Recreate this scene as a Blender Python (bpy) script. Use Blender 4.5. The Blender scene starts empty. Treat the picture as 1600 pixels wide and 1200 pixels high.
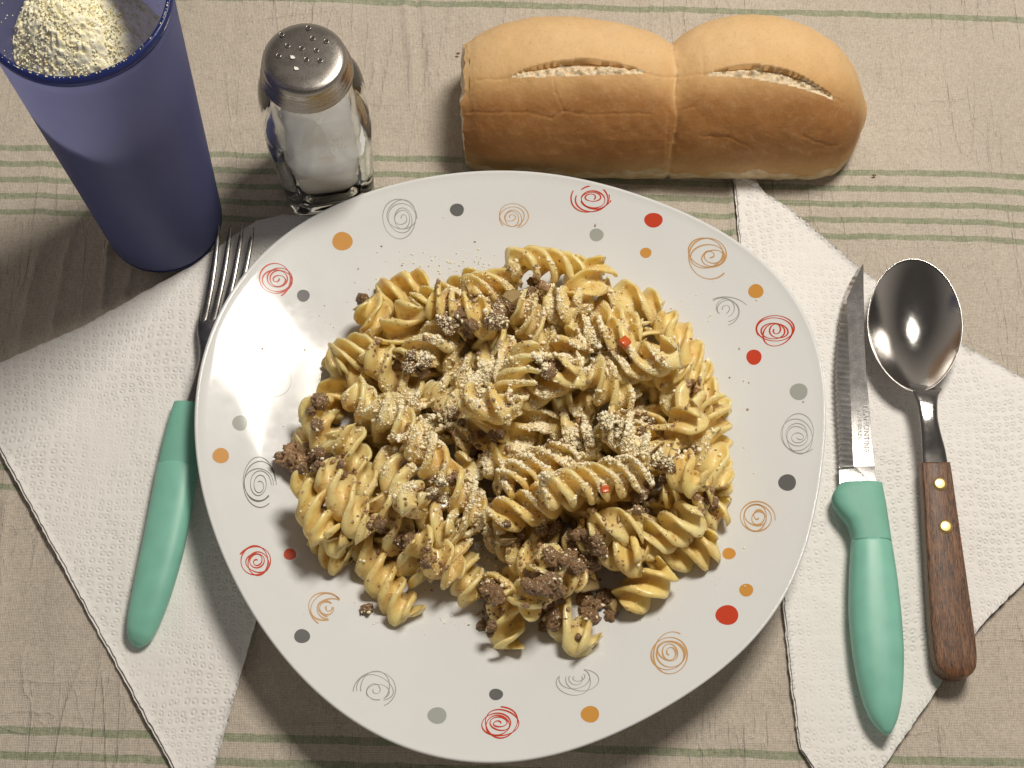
import bpy, bmesh, math, random
import numpy as np
from mathutils import Vector, Matrix, geometry
from mathutils.bvhtree import BVHTree
random.seed(7); rng = np.random.default_rng(7)
scene = bpy.context.scene; COL = scene.collection
CM = 0.01                      # everything is written in centimetres

# ------------------------------------------------------------------ camera
TH, FPX, DIST = math.radians(21.8), 2700.0, 76.0
SN, CS = math.sin(TH), math.cos(TH)
CAM = np.array([0, -DIST*SN, DIST*CS])
cd = bpy.data.cameras.new('camera'); cam = bpy.data.objects.new('camera', cd); COL.objects.link(cam)
cam.location = CAM*CM; cam.rotation_euler = (TH, 0, 0)
cd.sensor_width = 36; cd.lens = 36*FPX/1600; cd.clip_start = .02; cd.clip_end = 50
scene.camera = cam

# ------------------------------------------------------------------ world and lamp
w = bpy.data.worlds.new('World'); scene.world = w; w.use_nodes = True
bg = w.node_tree.nodes['Background']; bg.inputs[1].default_value = .50
_tc = w.node_tree.nodes.new('ShaderNodeTexCoord'); _sp = w.node_tree.nodes.new('ShaderNodeSeparateXYZ'); _rp = w.node_tree.nodes.new('ShaderNodeValToRGB')
w.node_tree.links.new(_tc.outputs['Generated'], _sp.inputs[0]); w.node_tree.links.new(_sp.outputs[2], _rp.inputs[0]); w.node_tree.links.new(_rp.outputs[0], bg.inputs[0])
_rp.color_ramp.elements[0].position = .1; _rp.color_ramp.elements[0].color = (1.0, .90, .78, 1); _rp.color_ramp.elements[1].position = .75; _rp.color_ramp.elements[1].color = (.17, .15, .135, 1)
def area(name, loc, target, size, power, col):
    l = bpy.data.lights.new(name, 'AREA'); l.shape = 'RECTANGLE'; l.size = size[0]*CM; l.size_y = size[1]*CM
    l.energy = power; l.color = col
    o = bpy.data.objects.new(name, l); COL.objects.link(o); o.location = Vector(loc)*CM
    o.rotation_euler = (Vector(target)-Vector(loc)).to_track_quat('-Z', 'Y').to_euler(); return o
area('ceiling_lamp', (28, 34, 92), (0, 0, 0), (27, 20), 9.3, (1.0, .93, .825))
scene.view_settings.view_transform = 'Standard'; scene.view_settings.look = 'None'
scene.view_settings.exposure = 0.0; scene.view_settings.gamma = 1.0
scene.cycles.max_bounces = 12; scene.cycles.transmission_bounces = 10; scene.cycles.transparent_max_bounces = 12
scene.cycles.caustics_refractive = True; scene.cycles.use_denoising = True; scene.cycles.sample_clamp_indirect = 6

# ------------------------------------------------------------------ helpers
def P(px, py, z=0.0):
    """point on the level z (cm) that lies along the photograph's line of sight through (px, py)"""
    d = np.array([px-800, -(py-600)*CS+SN*FPX, -(py-600)*SN-CS*FPX])
    t = (z-CAM[2])/d[2]; return CAM+d*t
def proj(V):
    Q = np.asarray(V, float)-CAM
    z = Q[..., 1]*SN-Q[..., 2]*CS
    return 800+FPX*Q[..., 0]/z, 600-FPX*(Q[..., 1]*CS+Q[..., 2]*SN)/z

def _h(ix, iy, iz, s):
    n = (ix*374761393+iy*668265263+iz*2147483647+s*1274126177) & 0xffffffff
    n = ((n ^ (n >> 13))*1274126177) & 0xffffffff
    n = ((n ^ (n >> 16))*2246822519) & 0xffffffff
    return ((n ^ (n >> 15)) & 0xffff)/65535.0
def vn(p, s=0):
    """value noise, -1..1, of n x 3 points"""
    p = np.asarray(p, float); f = np.floor(p).astype(np.int64); u = p-f; u = u*u*(3-2*u); r = 0
    for a in (0, 1):
        for b in (0, 1):
            for c in (0, 1):
                wgt = (u[..., 0] if a else 1-u[..., 0])*(u[..., 1] if b else 1-u[..., 1])*(u[..., 2] if c else 1-u[..., 2])
                r = r+wgt*_h(f[..., 0]+a, f[..., 1]+b, f[..., 2]+c, s)
    return r*2-1
def fbm(p, o=3, s=0, g=.5):
    r, a = 0, 1
    for k in range(o): r = r+a*vn(np.asarray(p)*2**k, s+k); a *= g
    return r

def mesh(name, V, F, mat, smooth=True):
    me = bpy.data.meshes.new(name); V = np.asarray(V, float)*CM
    if isinstance(F, np.ndarray):
        me.vertices.add(len(V)); me.vertices.foreach_set('co', V.ravel())
        k = F.shape[1]; me.loops.add(F.size); me.loops.foreach_set('vertex_index', F.ravel().astype(np.int32))
        me.polygons.add(len(F)); me.polygons.foreach_set('loop_start', np.arange(0, F.size, k, dtype=np.int32))
        me.update(calc_edges=True); me.validate()
    else:
        me.from_pydata(V.tolist(), [], F); me.update()
    if mat: me.materials.append(mat)
    me.polygons.foreach_set('use_smooth', [smooth]*len(me.polygons)); return me
def link(name, me, parent=None, loc=(0, 0, 0)):
    o = bpy.data.objects.new(name, me); COL.objects.link(o); o.location = Vector(loc)*CM
    if parent: o.parent = parent
    return o
ORG = {}
def thing(name, label, cat, loc, group=None):
    o = link(name, None, None, loc); o['label'] = label; o['category'] = cat
    if group: o['group'] = group
    ORG[o.name] = np.array(loc, float); return o
def part(name, V, F, mat, parent, smooth=True, sub=False, **props):
    """a mesh given in table coordinates, hung under its thing (or part)"""
    org = ORG[parent.name]; o = link(name, mesh(name, np.asarray(V, float)-org, F, mat, smooth), parent)
    ORG[o.name] = org
    for k, v in props.items(): o[k] = v
    return o
def ringfaces(n, m, closed=True):
    """faces of a loft of n rings of m points"""
    i = np.arange(n-1)[:, None]; j = np.arange(m if closed else m-1)[None, :]; k = (j+1) % m
    return np.stack([(i*m+j), (i*m+k), ((i+1)*m+k), ((i+1)*m+j)], -1).reshape(-1, 4)
def loft(rings, cap=True):
    n, m = len(rings), len(rings[0]); V = np.concatenate(rings); F = ringfaces(n, m).tolist()
    if cap:
        V = np.concatenate([V, [rings[0].mean(0)], [rings[-1].mean(0)]]); a, b = n*m, n*m+1
        for j in range(m):
            k = (j+1) % m; F.append([a, k, j]); F.append([b, (n-1)*m+j, (n-1)*m+k])
    return V, F
def lathe(prof, c, m=96, cap=False):
    t = np.linspace(0, 2*np.pi, m, endpoint=False)
    R = [np.stack([c[0]+r*np.cos(t), c[1]+r*np.sin(t), 0*t+z], -1) for r, z in prof]
    return loft(R, cap)
def merge(L):
    V, F, n = [], [], 0
    for v, f in L:
        V.append(v); F += [[i+n for i in q] for q in f]; n += len(v)
    return np.concatenate(V), F
def interp(tab, y):
    tab = np.array(tab, float); return [np.interp(y, tab[:, 0], tab[:, k]) for k in range(1, tab.shape[1])]
def ico(sub):
    bm = bmesh.new(); bmesh.ops.create_icosphere(bm, subdivisions=sub, radius=1)
    V = np.array([v.co[:] for v in bm.verts]); F = np.array([[v.index for v in f.verts] for f in bm.faces]); bm.free(); return V, F
ICO = {k: ico(k) for k in (1, 2, 3, 4, 5)}

# ------------------------------------------------------------------ materials
class M:
    def __init__(s, name, base=(.5, .5, .5), rough=.5, **kw):
        s.m = bpy.data.materials.new(name); s.m.use_nodes = True; s.t = s.m.node_tree
        s.b = s.t.nodes['Principled BSDF']; s.set(Base_Color=(*base, 1), Roughness=rough, **kw)
        s.co = None
    def set(s, **kw):
        for k, v in kw.items():
            i = s.b.inputs[k.replace('_', ' ')]
            if isinstance(v, bpy.types.NodeSocket): s.t.links.new(v, i)
            else: i.default_value = v
    def n(s, typ, ins=(), **at):
        nd = s.t.nodes.new(typ)
        for k, v in at.items(): setattr(nd, k, v)
        for k, v in (ins.items() if isinstance(ins, dict) else enumerate(ins)):
            if v is None: continue
            if isinstance(v, bpy.types.NodeSocket): s.t.links.new(v, nd.inputs[k])
            else: nd.inputs[k].default_value = v
        return nd
    def obj(s):                                    # object coordinates in centimetres
        if s.co is None:
            c = s.n('ShaderNodeTexCoord'); s.co = s.n('ShaderNodeVectorMath', [c.outputs['Object'], (100, 100, 100)], operation='MULTIPLY').outputs[0]
        return s.co
    def scl(s, v, vec=None): return s.n('ShaderNodeVectorMath', [vec or s.obj(), v], operation='MULTIPLY').outputs[0]
    def noise(s, scale, detail=3, rough=.5, vec=None, dist=0):
        return s.n('ShaderNodeTexNoise', {'Vector': vec or s.obj(), 'Scale': scale, 'Detail': detail, 'Roughness': rough, 'Distortion': dist}).outputs[0]
    def math(s, op, a, b=None, c=None, clamp=False): return s.n('ShaderNodeMath', [a, b, c], operation=op, use_clamp=clamp).outputs[0]
    def ramp(s, fac, stops, mode='LINEAR'):
        r = s.n('ShaderNodeValToRGB', [fac]); e = r.color_ramp; e.interpolation = mode
        for i, (p, c) in enumerate(stops):
            q = e.elements[i] if i < 2 else e.elements.new(p)
            q.position = p; q.color = (*c, 1) if len(c) == 3 else c
        return r.outputs[0]
    def mix(s, f, a, b, blend='MIX'):
        nd = s.n('ShaderNodeMix', data_type='RGBA', blend_type=blend)
        for i, v in ((0, f), (6, a), (7, b)):
            if isinstance(v, bpy.types.NodeSocket): s.t.links.new(v, nd.inputs[i])
            else: nd.inputs[i].default_value = v if i == 0 else ((*v, 1) if len(v) == 3 else v)
        return nd.outputs[2]
    def bump(s, h, dist, strength=1.0, prev=None):  # dist in cm
        nd = s.n('ShaderNodeBump', {'Height': h, 'Distance': dist*CM, 'Strength': strength, 'Normal': prev}); return nd.outputs[0]
def g(v): return (v, v, v)

# tablecloth: beige linen weave with woven green stripes
STR0 = [(-16, 9), (228, 9), (252.5, 9), (277, 9), (302, 9), (328, 9), (694, 10), (728, 10), (759, 10), (1139, 13), (1178, 13), (1217, 13)]
def yrot(x, y): return y+(.0285+.0*y)*(x+22.0)
mc = M('linen_cloth', rough=.93); o_ = mc.obj()
sx = mc.n('ShaderNodeSeparateXYZ', [o_])
wob = mc.math('MULTIPLY', mc.math('SUBTRACT', mc.noise(.35, 3, vec=mc.scl((1, .25, 1))), .5), .30)
yy = mc.math('ADD', mc.math('ADD', sx.outputs[1], mc.math('MULTIPLY', mc.math('ADD', sx.outputs[0], 22.0), .0325)), wob)
yy = mc.math('ADD', yy, mc.math('MULTIPLY', mc.math('SUBTRACT', mc.noise(14, 2), .5), .07))
bands = []
for py, wd in STR0:
    p = P(0, py, 0); q = P(0, py+wd, 0); p0 = P(0, py-wd, 0)
    yc = p[1]+(p[0]+22)*.0325; hw = abs(q[1]-p0[1])/4
    bands.append((yc-hw, yc+hw))
stripe = 0.0
for a, b in bands: stripe = mc.math('ADD', mc.math('COMPARE', yy, (a+b)/2, (b-a)/2), stripe)
wx = mc.n('ShaderNodeTexWave', {'Vector': o_, 'Scale': 4.6, 'Distortion': .8, 'Detail': 1, 'Detail Scale': 2}, wave_type='BANDS', bands_direction='X').outputs[1]
wy = mc.n('ShaderNodeTexWave', {'Vector': o_, 'Scale': 4.6, 'Distortion': .8, 'Detail': 1, 'Detail Scale': 2}, wave_type='BANDS', bands_direction='Y').outputs[1]
wv = mc.math('MULTIPLY', wx, wy)
slub = mc.noise(1.0, 4, .7, vec=mc.scl((5, 26, 1)))
slub2 = mc.noise(1.0, 4, .7, vec=mc.scl((26, 4, 1)))
fine = mc.math('ADD', mc.math('MULTIPLY', slub, .5), mc.math('MULTIPLY', slub2, .5))
c0 = mc.ramp(fine, [(.32, (.44, .375, .305)), (.5, (.68, .605, .515)), (.70, (.84, .78, .69))])
c1 = mc.ramp(fine, [(.34, (.16, .19, .11)), (.5, (.32, .37, .235)), (.68, (.48, .53, .37))])
big = mc.noise(.12, 3)
sfac = mc.math('MULTIPLY', stripe, mc.ramp(mc.noise(3, 3), [(.3, g(.62)), (.7, g(.95))]))
cc = mc.mix(sfac, c0, c1)
cc = mc.mix(1.0, cc, mc.ramp(wv, [(0, g(.78)), (.6, g(1.06))]), 'MULTIPLY')
cc = mc.mix(1.0, cc, mc.ramp(mc.noise(30, 2, .6), [(.35, g(.86)), (.65, g(1.08))]), 'MULTIPLY')
cc = mc.mix(1.0, cc, mc.ramp(big, [(.3, (.93, .92, .90)), (.7, (1.04, 1.03, 1.02))]), 'MULTIPLY')
mc.set(Base_Color=cc, Sheen_Weight=.15)
def ridge_(sc, vec, p, seed):
    q = mc.noise(sc, 1, .4, vec=mc.n('ShaderNodeVectorMath', [vec, (seed, seed*2, 0)], operation='ADD').outputs[0], dist=.4)
    return mc.math('POWER', mc.math('SUBTRACT', 1.0, mc.math('ABSOLUTE', mc.math('SUBTRACT', mc.math('MULTIPLY', q, 2.0), 1.0))), p)
rd = mc.math('ADD', ridge_(1.0, mc.scl((.55, .10, 1)), 34.0, 3.1), mc.math('MULTIPLY', ridge_(1.0, mc.scl((.06, .30, 1)), 40.0, 7.7), .6))
rd = mc.math('ADD', rd, mc.math('MULTIPLY', ridge_(1.0, mc.scl((1.1, .22, 1)), 34.0, 1.7), .5))
b1 = mc.bump(wv, .022, .8); b1 = mc.bump(fine, .05, .6, b1); b1 = mc.bump(mc.noise(1.3, 4, .6, dist=1.5), .12, .35, b1)
b1 = mc.bump(mc.math('MULTIPLY', rd, mc.ramp(mc.noise(.16, 2), [(.42, g(.1)), (.62, g(1))])), .085, .7, b1); mc.set(Normal=b1); M_CLOTH = mc.m

def metal(name, base, rough, scale=(1, 1, 1), scr=.12):
    m = M(name, base, rough, Metallic=1.0)
    s1 = m.noise(10, 4, .7, vec=m.scl(scale)); s2 = m.noise(2.2, 3)
    v = m.n('ShaderNodeTexVoronoi', {'Vector': m.scl((1.2, 1.2, 1.2)), 'Scale': 5.0}, feature='DISTANCE_TO_EDGE').outputs[0]
    cr = m.ramp(v, [(0, g(0)), (.015, g(1))])
    r = m.math('ADD', m.math('MULTIPLY', s1, scr*1.6), rough-scr*.8); r = m.math('ADD', r, m.math('MULTIPLY', s2, .10), clamp=True)
    m.set(Roughness=r, Normal=m.bump(m.math('ADD', s1, m.math('MULTIPLY', cr, .06)), .004, .5)); return m.m
M_STEEL = metal('spoon_steel', (.46, .445, .43), .10, (1, 4, 1), .07)
M_FORK = metal('fork_steel', (.36, .345, .33), .22, (1, 4, 1))
M_BLADE = metal('blade_steel', (.62, .61, .60), .20, (3, 3, 1), .16)
M_CAP = metal('shaker_steel', (.40, .37, .34), .24, (1.2, 6, 1), .2)
M_BRASS = metal('brass', (.83, .60, .25), .30)
M_ETCH = M('etched_mark', (.62, .61, .60), .6, Metallic=.3).m

m = M('wood', rough=.48); v = m.scl((3.0, .35, 3.0)); n1 = m.noise(3.2, 5, .65, vec=v, dist=.6); n2 = m.noise(26, 3, .6, vec=m.scl((1, .10, 1)))
c = m.mix(.45, m.ramp(n1, [(.36, (.022, .009, .004)), (.5, (.12, .050, .021)), (.66, (.30, .14, .062))]), m.ramp(n2, [(.42, (.014, .006, .003)), (.58, (.24, .11, .048))]))
m.set(Base_Color=c, Normal=m.bump(n2, .035, .7), Coat_Weight=.12, Coat_Roughness=.3); M_WOOD = m.m

def plastic(name, base, rough, bumpd):
    m = M(name, base, rough, Specular_IOR_Level=.45); n = m.noise(38, 2); k = m.noise(.8, 3)
    sc = m.noise(1.0, 3, .5, vec=m.scl((14, 2.2, 3)), dist=1.0)
    c = m.mix(m.ramp(sc, [(.72, g(0)), (.76, g(.35))]), m.mix(1, (*base, 1), m.ramp(k, [(.3, g(.92)), (.7, g(1.05))]), 'MULTIPLY'), (.45, .55, .33))
    m.set(Base_Color=c, Subsurface_Weight=.12, Subsurface_Radius=(.002, .004, .003), Normal=m.bump(n, bumpd, .6), Roughness=m.math('ADD', m.math('MULTIPLY', k, .15), rough-.07)); return m.m
M_TEAL = plastic('teal_plastic', (.23, .54, .43), .40, .004)
M_TEALM = plastic('teal_plastic_matte', (.20, .48, .375), .55, .010)

def paper():
    m = M('embossed_paper', (.80, .76, .71), .95)
    v0 = m.obj(); nz = m.n('ShaderNodeTexNoise', {'Vector': v0, 'Scale': .22, 'Detail': 1.0}).outputs[1]
    vv = m.n('ShaderNodeVectorMath', [v0, m.n('ShaderNodeVectorMath', [nz, (1.6, 1.6, 0)], operation='MULTIPLY').outputs[0]], operation='ADD').outputs[0]
    vo = m.n('ShaderNodeTexVoronoi', {'Vector': vv, 'Scale': 2.75, 'Randomness': .42}, voronoi_dimensions='2D').outputs[0]
    h = m.ramp(vo, [(0, g(.95)), (.08, g(.85)), (.20, g(.05)), (.28, g(.0)), (.44, g(.5)), (.8, g(.55))])
    st = m.ramp(m.noise(.25, 2), [(.35, g(.25)), (.6, g(1))]); h = m.mix(st, g(.5), h)
    f = m.noise(22, 4, .7)
    b = m.bump(h, .10, .55); b = m.bump(f, .02, .5, b); b = m.bump(m.noise(.9, 3), .25, .35, b)
    c = m.mix(1, (.86, .84, .815, 1), m.ramp(f, [(.3, g(.93)), (.7, g(1.04))]), 'MULTIPLY')
    m.set(Base_Color=c, Normal=b); return m.m
M_PAPER = paper()

m = M('glazed_porcelain', (.70, .715, .72), .13, Coat_Weight=.4, Coat_Roughness=.075, IOR=1.5)
sp = m.noise(9, 5, .7); grease = m.noise(.5, 3)
m.set(Coat_Roughness=m.ramp(m.noise(2.2, 6, .75), [(.38, g(.05)), (.66, g(.12))]), Specular_IOR_Level=.15, Roughness=m.math('ADD', .30, m.math('MULTIPLY', m.ramp(grease, [(.42, g(0)), (.7, g(1))]), .16)),
      Normal=m.bump(m.ramp(m.noise(7, 2, .5), [(.60, g(0)), (.68, g(1))]), .0035, .35, m.bump(m.noise(.5, 2), .02, .5))); M_PLATE = m.m
def print_mat(name, c):
    return M(name, c, .35, Specular_IOR_Level=.15, Coat_Weight=.5, Coat_Roughness=.075).m
PR = {'red': print_mat('red_print', (.55, .055, .022)), 'orange': print_mat('orange_print', (.60, .29, .06)), 'orangeline': print_mat('tan_print', (.56, .33, .14)),
      'grey': print_mat('grey_print', (.13, .13, .13)), 'pale': print_mat('pale_grey_print', (.36, .38, .35)), 'paleline': print_mat('light_grey_print', (.33, .34, .31)),
      'dark': print_mat('dark_grey_print', (.12, .12, .10)), 'pink': print_mat('faded_red_print', (.70, .36, .26))}

def pasta():
    m = M('cooked_pasta', rough=.3); r = m.n('ShaderNodeObjectInfo').outputs['Random']
    off = m.n('ShaderNodeVectorMath', [m.obj(), m.n('ShaderNodeCombineXYZ', [m.math('MULTIPLY', r, 37.0), m.math('MULTIPLY', r, 91.0), 0]).outputs[0]], operation='ADD').outputs[0]
    n1 = m.noise(.9, 4, .6, vec=off); n2 = m.noise(9, 4, .65, vec=off); n3 = m.noise(3.0, 3, .6, vec=off)
    base = m.mix(r, (.92, .67, .25, 1), (.95, .77, .37, 1))
    base = m.mix(m.ramp(n1, [(.42, g(0)), (.74, g(.7))]), base, (.62, .35, .09, 1))
    base = m.mix(m.ramp(n3, [(.58, g(0)), (.74, g(.65))]), base, (.42, .20, .05, 1))
    base = m.mix(m.ramp(n2, [(.70, g(0)), (.73, g(.6))]), base, (.16, .065, .022, 1))
    m.set(Base_Color=base, Subsurface_Weight=.5, Subsurface_Radius=(.008, .0058, .0032), Subsurface_Scale=1.0,
          Roughness=m.ramp(n3, [(.3, g(.32)), (.7, g(.52))]), Coat_Weight=.25, Coat_Roughness=.14,
          Normal=m.bump(n2, .022, .5, m.bump(n3, .05, .35))); return m.m
M_PASTA = pasta()
def meat():
    m = M('cooked_mince', rough=.4); n = m.noise(5, 5, .7); k = m.noise(16, 3); r = m.n('ShaderNodeObjectInfo').outputs['Random']
    c = m.ramp(n, [(.3, (.19, .088, .036)), (.5, (.44, .26, .125)), (.66, (.62, .43, .24)), (.78, (.76, .60, .40))])
    c = m.mix(m.math('MULTIPLY', r, .35), c, (.36, .19, .08, 1))
    m.set(Base_Color=c, Coat_Weight=.6, Coat_Roughness=.16, Normal=m.bump(k, .06, 1.0, m.bump(n, .08, .8)), Subsurface_Weight=.08, Subsurface_Radius=(.002, .001, .0005)); return m.m
M_MEAT = meat()
m = M('onion', (.50, .36, .16), .25, Transmission_Weight=.35, Subsurface_Weight=.4, Subsurface_Radius=(.006, .004, .002), Coat_Weight=.4); M_ONION = m.m
m.set(Normal=m.bump(m.noise(6, 3), .04, .5))
m = M('red_pepper', (.62, .10, .015), .25, Subsurface_Weight=.2, Subsurface_Radius=(.004, .001, .0005), Coat_Weight=.4); M_PEPPER = m.m
m = M('grated_cheese', rough=.8, Subsurface_Weight=.15, Subsurface_Radius=(.001, .0008, .0005))
m.set(Base_Color=m.ramp(m.noise(2.5, 4, .7), [(.3, (.98, .85, .54)), (.6, (.98, .92, .72))])); M_CHEESE = m.m
m = M('cup_cheese', rough=.8, Subsurface_Weight=.25, Subsurface_Radius=(.002, .0015, .0008))
cn = m.noise(4, 5, .75)
m.set(Base_Color=m.ramp(cn, [(.3, (.94, .84, .50)), (.6, (.97, .93, .72))]), Normal=m.bump(m.noise(14, 3), .04, .5)); M_CUPCH = m.m
m = M('salt', (.90, .88, .86), .7); m.set(Normal=m.bump(m.noise(30, 3), .03, .6)); M_SALT = m.m
m = M('shaker_glass', (.985, 1.0, .99), .0, Transmission_Weight=1.0, IOR=1.48); m.set(Normal=m.bump(m.noise(.9, 2), .03, .4)); M_GLASS = m.m
M_HOLE = M('hole_shadow', (.02, .018, .015), .6).m

def cupmat(name, base, tl, wgt, rough):
    m = M(name, base, rough, Specular_IOR_Level=.3); m.set(Normal=m.bump(m.noise(1.0, 4, .7, vec=m.scl((9, 9, 1.2))), .012, .6, m.bump(m.noise(12, 3), .006, .5)), Roughness=m.math('ADD', m.math('MULTIPLY', m.noise(.9, 4, .7), .22), rough-.10), Base_Color=m.mix(1, (*base, 1), m.ramp(m.noise(1.0, 5, .7, vec=m.scl((1, 1, .25))), [(.3, g(.86)), (.7, g(1.12))]), 'MULTIPLY'))
    t = m.n('ShaderNodeBsdfTranslucent', [(*tl, 1)]).outputs[0]; mx = m.n('ShaderNodeMixShader', [wgt, m.b.outputs[0], t])
    m.t.links.new(mx.outputs[0], m.t.nodes['Material Output'].inputs[0]); return m.m
M_CUP = cupmat('frosted_blue_plastic', (.10, .115, .235), (.64, .66, .90), .58, .42)
M_CUPRIM = cupmat('blue_rim_plastic', (.025, .038, .15), (.12, .16, .5), .35, .2)

def crust():
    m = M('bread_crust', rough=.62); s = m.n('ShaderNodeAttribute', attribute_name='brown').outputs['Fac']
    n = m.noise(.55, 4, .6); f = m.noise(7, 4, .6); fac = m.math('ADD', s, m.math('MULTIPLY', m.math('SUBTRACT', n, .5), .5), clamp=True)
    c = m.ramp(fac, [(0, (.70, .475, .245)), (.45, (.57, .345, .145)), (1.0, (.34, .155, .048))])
    c = m.mix(m.ramp(f, [(.56, g(0)), (.72, g(.35))]), c, (.40, .20, .07, 1))
    c = m.mix(m.ramp(m.noise(2.5, 5, .75), [(.50, g(0)), (.74, g(.16))]), c, (.80, .60, .36, 1))
    c = m.mix(m.ramp(m.noise(20, 2), [(.70, g(0)), (.76, g(.35))]), c, (.78, .60, .38, 1))
    m.set(Base_Color=c, Normal=m.bump(m.noise(1.6, 4), .07, .35, m.bump(f, .03, .7)), Subsurface_Weight=.1, Subsurface_Radius=(.006, .003, .001), Specular_IOR_Level=.3); return m.m
M_CRUST = crust()
m = M('bread_crumb', rough=.85, Subsurface_Weight=.3, Subsurface_Radius=(.006, .004, .002)); q = m.noise(5, 5, .7)
m.set(Base_Color=m.ramp(q, [(.3, (.62, .44, .25)), (.55, (.82, .69, .49))]), Normal=m.bump(q, .12, .8)); M_CRUMB = m.m
m = M('bread_base', rough=.8); q = m.noise(1.4, 5, .6)
m.set(Base_Color=m.ramp(q, [(.35, (.50, .34, .17)), (.6, (.72, .58, .38))]), Normal=m.bump(q, .1, .7)); M_BBASE = m.m

# ------------------------------------------------------------------ tablecloth (with its creases)
def cloth():
    def axis(a, b, lo, hi, st): return np.unique(np.concatenate([np.arange(lo, a, 4.0), np.arange(a, b, st), np.arange(b, hi+1, 4.0)]))
    X, Y = axis(-27, 27, -75, 75, .16), axis(-21, 22, -60, 70, .16)
    gx, gy = np.meshgrid(X, Y); z = np.zeros_like(gx)
    q = np.stack([gx*.30, gy*.10, 0*gx], -1); z += .10*fbm(q, 3, 3)
    q = np.stack([gx*.9, gy*.22, 0*gx+4], -1); r = 1-np.abs(vn(q, 9)); z += .07*r**6*(vn(np.stack([gx*.12, gy*.12, 0*gx], -1), 5)*.5+.5)
    q = np.stack([gx*.25+gy*.3, gy*.8-gx*.2, 0*gx+7], -1); r = 1-np.abs(vn(q, 19)); z += .05*r**7*(gy > 3)
    z += .03*fbm(np.stack([gx*1.3, gy*1.3, 0*gx], -1), 3, 31)
    for (x0, y0), (x1, y1), wd, hh in [((632, -20), (643, 130), .10, .14), ((653, -20), (661, 150), .09, -.12), ((584, 60), (592, 250), .08, .05), ((1143, 290), (1152, 400), .10, .14), ((712, -10), (700, 60), .1, .06),
                                       ((178, 350), (150, 520), .12, .10), ((110, 370), (80, 510), .12, .09), ((60, 400), (20, 560), .14, .08), ((205, 420), (195, 470), .1, .08), ((1020, -10), (1022, 30), .08, .08), ((1312, -10), (1316, 40), .08, .1),
                                       ((10, 780), (-5, 960), .12, .1), ((60, 1090), (62, 1200), .1, .04), ((745, -10), (755, 40), .07, .05), ((1010, 1060), (1018, 1130), .12, .05)]:
        a, b = P(x0, y0)[:2], P(x1, y1)[:2]; d = b-a; L = np.hypot(*d); d /= L
        s = (gx-a[0])*d[0]+(gy-a[1])*d[1]; t = (gx-a[0])*-d[1]+(gy-a[1])*d[0]+.06*np.sin(s*1.1)
        z += 1.5*hh*np.exp(-(t/wd)**2)*np.clip(np.minimum(s+1, L+1-s)/1.2, 0, 1)
    z -= z.max()                                  # nothing of the cloth rises above the level things stand on
    V = np.stack([gx, gy, z], -1).reshape(-1, 3); F = ringfaces(len(Y), len(X), False)
    o = link('tablecloth', mesh('tablecloth', V, F, M_CLOTH)); o['label'] = 'creased beige linen tablecloth with woven green stripes under everything'; o['category'] = 'tablecloth'
    top = V[:, 2]; return o
CLOTH = cloth(); CLOTH.location.z = .0010
# (creases are shallow: the cloth's mean level sits about 2 mm under z = 0)

# ------------------------------------------------------------------ napkins
def napkin(pts, label, layer_shift, z0, seed):
    W = np.array([P(x, y, z0)[:2] for x, y in pts])
    def dens(W, jag):
        out = []
        for i in range(len(W)):
            a, b = W[i], W[(i+1) % len(W)]; n = max(2, int(np.hypot(*(b-a))/.18))
            for k in range(n): out.append(a+(b-a)*k/n)
        out = np.array(out); return out+jag*np.stack([vn(np.c_[out*5, 0*out[:, 0]], seed), vn(np.c_[out*5, 0*out[:, 0]+9], seed+1)], -1)
    org = (W.mean(0)[0], W.mean(0)[1], 0)
    root = thing('paper_napkin', label, 'napkin', org)
    def layer(W, zb, zt, nm, sd, mat=M_PAPER):
        O = dens(W, .035); n = len(O); lo, hi = O.min(0), O.max(0)
        gx, gy = np.meshgrid(np.arange(lo[0], hi[0], .3), np.arange(lo[1], hi[1], .3)); I = np.stack([gx.ravel(), gy.ravel()], -1)+rng.normal(size=(gx.size, 2))*.02
        # inside test
        ins = np.zeros(len(I), bool); j = n-1; mind = np.full(len(I), 9.)
        for i in range(n):
            a, b = O[i], O[j]
            c = ((a[1] > I[:, 1]) != (b[1] > I[:, 1])); xx = (b[0]-a[0])*(I[:, 1]-a[1])/(b[1]-a[1]+1e-12)+a[0]; ins ^= c & (I[:, 0] < xx); mind = np.minimum(mind, np.hypot(*(I-a).T)); j = i
        I = I[ins & (mind > .15)]
        A = np.concatenate([O, I]); r = geometry.delaunay_2d_cdt([Vector(p) for p in A], [], [list(range(n))], 1, 1e-5)
        V2 = np.array([v[:] for v in r[0]]); F = [list(f) for f in r[2]]
        edge = np.array([min([i for i in ids if i < n], default=-1) for ids in r[3]])
        q = np.c_[V2*.35, np.zeros(len(V2))]; z = zt+.05*fbm(q, 2, sd)*(edge < 0)+.02*(vn(q*5, sd+3))*(edge < 0)
        top = np.c_[V2, z]; V = top.copy(); ring = [int(np.where(edge == i)[0][0]) for i in range(n) if (edge == i).any()]
        nb = len(V); bot = top[ring].copy(); bot[:, 2] = zb; V = np.concatenate([V, bot]); k = len(ring)
        for i in range(k): F.append([ring[i], nb+i, nb+(i+1) % k, ring[(i+1) % k]])
        return part(nm, V, F, mat, root)
    layer(W+np.array(layer_shift), z0-.13, z0-.065, 'lower_ply', seed+20)
    layer(W, z0-.05, z0+.03, 'upper_ply', seed)
    return root
napkin([(-57, 592), (130, 510), (300, 415), (400, 345), (440, 336), (485, 338), (600, 420), (560, 560), (480, 750), (400, 970), (330, 1222), (285, 1222)],
       'white embossed paper napkin lying beneath the fork and the blue tumbler', (-.10, -.05), .15, 3)
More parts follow.
